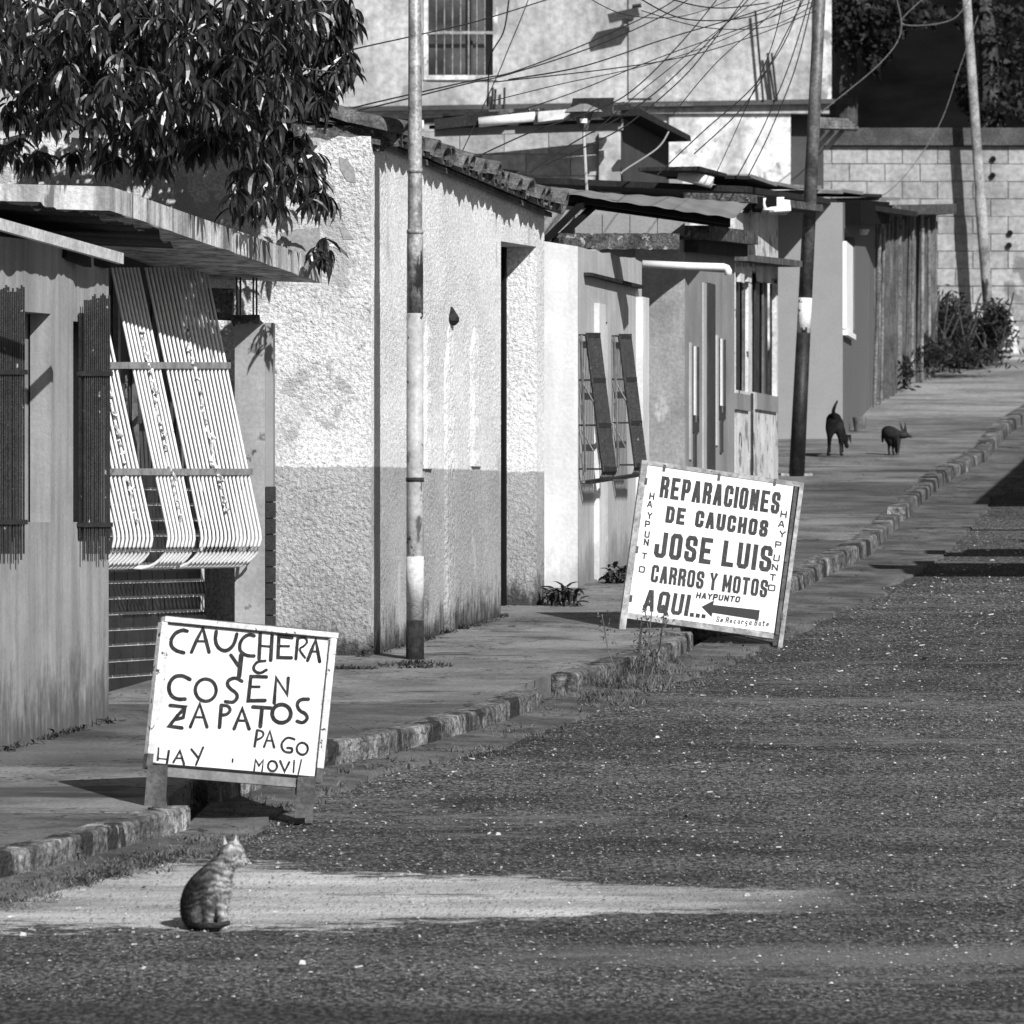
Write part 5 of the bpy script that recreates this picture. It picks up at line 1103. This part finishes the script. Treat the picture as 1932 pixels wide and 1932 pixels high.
# ------------------------------------------------------------------ hillside and far trees at upper right
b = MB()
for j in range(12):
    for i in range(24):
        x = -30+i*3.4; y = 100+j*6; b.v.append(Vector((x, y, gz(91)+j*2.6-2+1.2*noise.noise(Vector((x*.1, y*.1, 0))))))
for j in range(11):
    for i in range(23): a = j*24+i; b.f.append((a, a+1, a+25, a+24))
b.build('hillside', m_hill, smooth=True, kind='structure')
def clump_tree(lab, blobs, Yt, trunk, nper=420, size=.16, mat=m_leaf2):
    t = thing('far_tree', lab, 'tree', P(trunk[0], 600, Yt), 'trees beyond the block wall')
    mb = MB(); mb.tube([P(trunk[0], 640, Yt), P(trunk[1], 100, Yt), P(trunk[2], -60, Yt)], [.16, .12, .08], 8); mb.jitter(.06, 2, 1).build('trunk', m_bark, t)
    mb = MB(); rg = random.Random(len(blobs)+int(Yt))
    for (cx_, cy_, rx, ry) in blobs:
        for _ in range(nper):
            v_ = Vector((rg.gauss(0, 1), rg.gauss(0, 1), rg.gauss(0, 1))).normalized()*rg.uniform(.55, 1.05)
            c = P(cx_+v_.x*rx, cy_+v_.z*ry, Yt+v_.y*1.2); c += noise.noise_vector(c*1.5)*.25; s_ = size*rg.uniform(.4, 1)*.5
            d = Vector((rg.gauss(0, 1), rg.gauss(0, 1), rg.gauss(0, 1))).normalized(); e_ = d.cross(Vector((rg.gauss(0, 1), rg.gauss(0, 1), rg.gauss(0, 1)))).normalized()
            mb.add([c-d*s_, c+e_*s_*.45, c+d*s_, c-e_*s_*.45], [(0, 1, 2, 3)])
    mb.build('crown', mat, t, kind='stuff')
clump_tree('dark leafy tree hanging over the building corner at top', [(1620, 20, 55, 50), (1660, -10, 60, 60), (1600, 60, 40, 35), (1660, 60, 36, 34), (1650, 108, 12, 20), (1720, 10, 60, 36)], 97, (1600, 1600, 1610))
clump_tree('dark tangled tree behind the leaning pale pole', [(1900, 150, 50, 40), (1920, 60, 60, 60), (1860, 30, 40, 50), (1930, 190, 40, 30), (1870, 210, 22, 25), (1840, 160, 16, 36)], 96, (1880, 1868, 1850), 260)
# ------------------------------------------------------------------ bush, weeds, rubble, litter
def blades(mb, c, n, h, spread, rg, w_=.006, lean=.5):
    for _ in range(n):
        a = rg.uniform(0, 6.28); r_ = spread*math.sqrt(rg.random()); p = c+Vector((math.cos(a)*r_, math.sin(a)*r_*1.0, 0)); p.z = c.z+GA*(p.y-c.y)
        d = Vector((rg.gauss(0, lean), rg.gauss(0, lean), 1)).normalized(); l = h*rg.uniform(.4, 1.1); s_ = Vector((math.cos(a+1), math.sin(a+1), 0))*w_
        m1 = p+d*l*.55; tp = p+d*l+Vector((rg.gauss(0, .25), rg.gauss(0, .25), -.15))*l*.6
        mb.add([p-s_, p+s_, m1+s_*.7, m1-s_*.7, tp], [(0, 1, 2, 3), (3, 2, 4)])
rg = random.Random(11)
ws = thing('tall_weed', 'tall branching weed growing from the kerb left of the large sign', 'weed', G(1195, 1290))
mb = MB(); blades(mb, G(1170, 1300), 420, .13, .30, rg, .004); blades(mb, G(1130, 1325), 260, .09, .3, rg, .004); blades(mb, G(1215, 1275), 300, .13, .25, rg, .004); blades(mb, G(1240, 1262), 200, .10, .3, rg, .004); mb.build('grass_tuft', m_weed, ws, kind='stuff')
for k_ in range(9):
    p0 = G(1175+k_*9, 1295-k_*2); tip = p0+Vector((rg.uniform(-.12, .12), rg.uniform(-.1, .1), rg.uniform(.22, .42))); mb = MB(); mid = p0.lerp(tip, .5)+Vector((rg.uniform(-.03, .03), 0, 0)); mb.tube([p0, mid, tip], .0035, 5)
    for q in range(26):
        t = rg.uniform(.3, 1); c = p0.lerp(tip, t)+Vector((rg.uniform(-.04, .04), rg.uniform(-.04, .04), rg.uniform(-.01, .02))); s_ = .012; d = Vector((rg.gauss(0, 1), rg.gauss(0, 1), rg.gauss(0, 1))).normalized()*s_; e_ = d.cross(Vector((0, 1, .3))).normalized()*.004; mb.add([c-d, c+e_, c+d, c-e_], [(0, 1, 2, 3)])
    mb.build('stalk', m_weedd if k_ % 2 else m_weed, ws)
mb = MB()
for i in range(150):       # tufts in the gutter
    y_ = rg.uniform(33, 50); x_ = kx(y_)+rg.uniform(.02, .5); blades(mb, Vector((x_, y_, gz(y_)+.02)), rg.randint(6, 26), rg.uniform(.02, .055), rg.uniform(.04, .14), rg, .004, .8)
for i in range(60):
    y_ = rg.uniform(33.0, 36.2); x_ = kx(y_)+rg.uniform(.1, .45); blades(mb, Vector((x_, y_, gz(y_)+.02)), 22, .035, .14, rg, .004, .9)
mb.build('gutter_grass', m_weed, kind='stuff')
mb = MB()
for F_, ua, ub_ in ((FA, -6, 0), (FRf, .2, ud0), (FRf, ud1, uF)):
    for i in range(int((ub_-ua)*14)):
        u = rg.uniform(ua, ub_); p = F_.p(u, rg.uniform(.01, .05), 0); p.z = gz(p.y)+PV; blades(mb, p, rg.randint(4, 12), rg.uniform(.015, .06), .04, rg, .005, .8)
c = G(783, 1256, PV); blades(mb, c, 160, .04, .22, rg, .007, 1)
for i in range(30): x_ = rg.uniform(210, 690); blades(mb, G(560+x_*.2, 1262, PV), 8, .03, .05, rg, .006, 1)
for k_ in range(70): t = rg.random(); blades(mb, G(118+t*190, 1668-t*48+rg.uniform(-8, 8), .01), 16, .035, .10, rg, .005, 1)
mb.build('wall_foot_weeds', m_weedd, kind='stuff')
# broad leaved plants
def plant(lab, c, n, h, mat=m_weedd, L=.09, name='small_plant'):
    mb = MB(); s_ = L/.13
    for i in range(n):
        Mx = Matrix.Translation(c+Vector((rg.uniform(-h, h)*.9, rg.uniform(-h, h)*.5, rg.uniform(0, h)))) @ Matrix.Rotation(rg.uniform(0, 6.3), 4, 'Z') @ Matrix.Rotation(R(rg.uniform(-50, 70)), 4, 'Y') @ Matrix.Scale(s_*rg.uniform(.6, 1.2), 4) @ Matrix.Diagonal((1, 1.7, 1, 1))
        mb.add([Mx @ v_ for v_ in LM.v], LM.f)
    return tag(mb.build(name, mat), lab, 'plant')
plant('dark leafy plant at the foot of the white house corner', G(1064, 1142, PV), 90, .11)
plant('dark leafy plant against the white house left of the large sign', G(1172, 1100, PV), 70, .10)
plant('small weed at the foot of the stucco corner behind the painted sign', G(690, 1238, PV), 16, .05, L=.05)
plant('small broad leaved weed at the left end of the kerb', G(128, 1612, 0.05), 22, .05, L=.06)
for k_ in range(5): plant(('leftmost', 'second', 'third', 'fourth', 'rightmost')[k_]+' low weed at the foot of the near grey wall', G(20+k_*45, 1418-k_*13, PV), 8, .03, L=.05)['group'] = 'low weeds along the grey wall'
mb = MB()
for k_ in range(26):
    q = P(1888+rg.uniform(-24, 24), 650-abs(rg.gauss(0, 28)), 89.6+rg.uniform(-.2, .2)); s_ = rg.uniform(.05, .12); mb.hexa([q+Vector(c)*s_ for c in ((-1, -1, -1), (1, -.8, -1), (1, 1, -1), (-1, 1, -1), (-.7, -.6, .8), (.7, -.7, .6), (.6, .7, .7), (-.6, .6, .6))])
mb.jitter(.03, 2, 8); tag(mb.build('rubble_heap', m_stainedw, kind=None), 'pale rubble heap at the foot of the leaning pale pole', 'rubble')
bs_ = thing('thorny_bush', 'dark tangled bush heaped at the foot of the block wall', 'bush', P(1800, 680, 88))
mb = MB()
for (cx_, cy_, rx, ry, Yb) in ((1790, 640, 60, 45, 87.5), (1780, 600, 40, 40, 88), (1850, 640, 50, 40, 88.5), (1730, 665, 50, 25, 85), (1880, 610, 26, 34, 88), (1800, 670, 90, 22, 86), (1690, 700, 30, 28, 82.5)):
    for _ in range(800):
        v_ = Vector((rg.gauss(0, .5), rg.gauss(0, .5), rg.gauss(0, .5))); c = P(cx_+v_.x*rx, cy_+v_.z*ry, Yb+v_.y*.6); d = Vector((rg.gauss(0, 1), rg.gauss(0, 1), rg.gauss(0, 1))).normalized()*.05; e_ = d.cross(Vector((rg.gauss(0, 1), 1, rg.gauss(0, 1)))).normalized()*.014
        mb.add([c-d, c+e_, c+d, c-e_], [(0, 1, 2, 3)])
mb.build('foliage', m_leaf2, bs_, kind='stuff')
mb = MB()
for k_ in range(30):
    a = P(rg.uniform(1740, 1900), 690, rg.uniform(86, 89)); mb.tube([a, a+Vector((rg.uniform(-.3, .3), 0, rg.uniform(.3, .9)))], .01, 4)
mb.build('stems', m_bark, bs_, kind='stuff')
# gravel
def stones(n, yr, xr, sr, mat, name, seed, zoff=0.0):
    rg_ = random.Random(seed); mb = MB()
    for _ in range(n):
        y_ = rg_.uniform(*yr); x_ = rg_.uniform(*xr)*y_/35
        if x_ < kx(y_)+.15: continue
        s_ = sr[0]+(sr[1]-sr[0])*rg_.random()**4; c = Vector((x_, y_, gz(y_)+.004+zoff)); a = rg_.uniform(0, 3)
        dx = Vector((math.cos(a), math.sin(a), 0))*s_*rg_.uniform(.7, 1.6); dy = Vector((-math.sin(a), math.cos(a), 0))*s_; dz = Vector((0, 0, s_*rg_.uniform(.3, .9)))
        mb.add([c-dx, c+dy, c+dx, c-dy, c+dz+dx*.2], [(0, 1, 4), (1, 2, 4), (2, 3, 4), (3, 0, 4)])
    mb.build(name, mat, kind='stuff')
stones(9000, (30.0, 60), (-2.3, 2.5), (.002, .010), m_stone, 'pale_gravel', 1)
stones(70000, (30.0, 60), (-2.3, 2.5), (.003, .009), m_stoned, 'dark_gravel', 2)
for i, (x_, y_, s_, lab) in enumerate(((44, 1765, .016, 'white pebble on the road near the left edge'), (571, 1818, .016, 'white topped pebble below and right of the cat'), (1240, 1393, .014, 'pale pebble on the road right of the kerb end'),
                              (940, 1575, .013, 'white pebble on the dark strip above the sand'), (1410, 1690, .014, 'pale pebble at the tail of the sand streak'), (1745, 1245, .018, 'dark lump on the road right of the large sign'))):
    c = G(x_, y_)+Vector((0, 0, s_*.3)); mb = MB(); mb.hexa([c+Vector(q)*s_ for q in ((-1, -1, -.6), (1, -.8, -.6), (1, 1, -.6), (-1, 1, -.6), (-.6, -.6, .7), (.7, -.5, .5), (.5, .6, .6), (-.7, .6, .5))]); mb.jitter(.004, i, 50)
    tag(mb.build('stone', m_stone if i < 5 else m_black), lab, 'stone')
for i, (x_, y_, l) in enumerate(((1195, 1590, .06), (1515, 1582, .08), (1603, 1585, .05), (1478, 1562, .04))):
    c = G(x_, y_)+Vector((0, 0, .01)); mb = MB(); Mx = Matrix.Translation(c) @ Matrix.Rotation(rg.uniform(0, 3), 4, 'Z') @ Matrix.Scale(l/.13, 4); mb.add([Mx @ Vector((v_.x, v_.y, abs(v_.z))) for v_ in LM.v], LM.f)
    tag(mb.build('dry_leaf', m_rust), ('small dark dry leaf, leftmost on the road above the sand', 'longest curled dry leaf on the open road', 'dry leaf farthest right on the open road', 'tiny dry leaf above the longest leaf')[i], 'leaf', 'dry leaves on the road')
c = P(545, 1180, 43.5); mb = MB(); mb.tube([Vector((c.x, 43.4, gz(43.4)+PV+.12)), Vector((c.x, 43.58, gz(43.4)+PV+.12))], .13, 18); 
tag(mb.build('old_tyre', M('old_rubber', .05, var=.2, vs=5, bump=.3), smooth=False), 'dark rounded rubber lump peeking above the painted sign', 'tyre')

# ------------------------------------------------------------------ unseen roof and planks on posts, added off-frame to shade the road
cp = thing('shade_caster', 'unseen roof and planks added outside the right edge to shade the road', 'shade_caster', Vector((5.0, 57, gz(57))))
zc_ = gz(60.3)+2.5
mb = MB(); c4 = [(5.29, 60.3), (9.5, 60.3), (9.5, 76), (7.2, 76)]
mb.hexa([Vector((x, y, zc_+(y-60.3)*GA)) for x, y in c4]+[Vector((x, y, zc_+.06+(y-60.3)*GA)) for x, y in c4]); mb.build('roof', m_zinc, cp)
for (xa, ya, yb) in ((4.15, 51.95, 52.4), (3.98, 52.42, 52.8), (4.3, 52.82, 53.35), (4.45, 54.1, 54.5), (4.75, 54.52, 55.0), (5.2, 55.9, 56.1), (4.9, 57.4, 57.5), (5.6, 58.6, 58.9)):
    mb = MB(); zq = gz(ya)+2.3; mb.box((xa, ya, zq), (9, yb, zq+.05)); mb.jitter(.10, ya, 1.5); mb.build('shade_plank', m_wood, cp)
for (x, y) in ((5.2, 52.5), (6.0, 61), (6.6, 67), (7.4, 73.5), (8.8, 52.5), (8.8, 65)):
    mb = MB(); mb.tube([Vector((x, y, gz(y)-.1)), Vector((x, y, zc_+(y-60.3)*GA if y > 60 else gz(y)+2.3))], .05, 8); mb.build('post', m_wood, cp)
mb = MB(); mb.bar(Vector((5.2, 52.0, gz(52)+2.22)), Vector((5.9, 60.3, gz(60.3)+2.4)), .08, .1); mb.build('beam', m_wood, cp)

rgl = random.Random(21); mb = MB()
for k_ in range(420):
    y_ = rgl.uniform(31, 58); x_ = kx(y_)+.1+rgl.random()**1.6*3.2
    if abs(x_/y_) > .068: continue
    c = Vector((x_, y_, gz(y_)+.012+(.02 if x_ < kx(y_)+.35 else 0))); Mx = Matrix.Translation(c) @ Matrix.Rotation(rgl.uniform(0, 6), 4, 'Z') @ Matrix.Rotation(rgl.uniform(-.3, .5), 4, 'Y') @ Matrix.Scale(rgl.uniform(.08, .32), 4)
    mb.add([Mx @ Vector((v_.x, v_.y*1.5, abs(v_.z))) for v_ in LM.v], LM.f)
mb.build('leaf_litter', m_rust, kind='stuff')
mb = MB()
for k_ in range(260):
    y_ = rgl.uniform(31, 58); x_ = kx(y_)+.05+rgl.random()**2*3
    if abs(x_/y_) > .068: continue
    c = Vector((x_, y_, gz(y_)+.012)); l = rgl.uniform(.01, .035); a = rgl.uniform(0, 3); mb.bar(c, c+Vector((math.cos(a)*l, math.sin(a)*l, rgl.uniform(0, .006))), .008, .006)
mb.build('pale_chips', m_stone, kind='stuff')
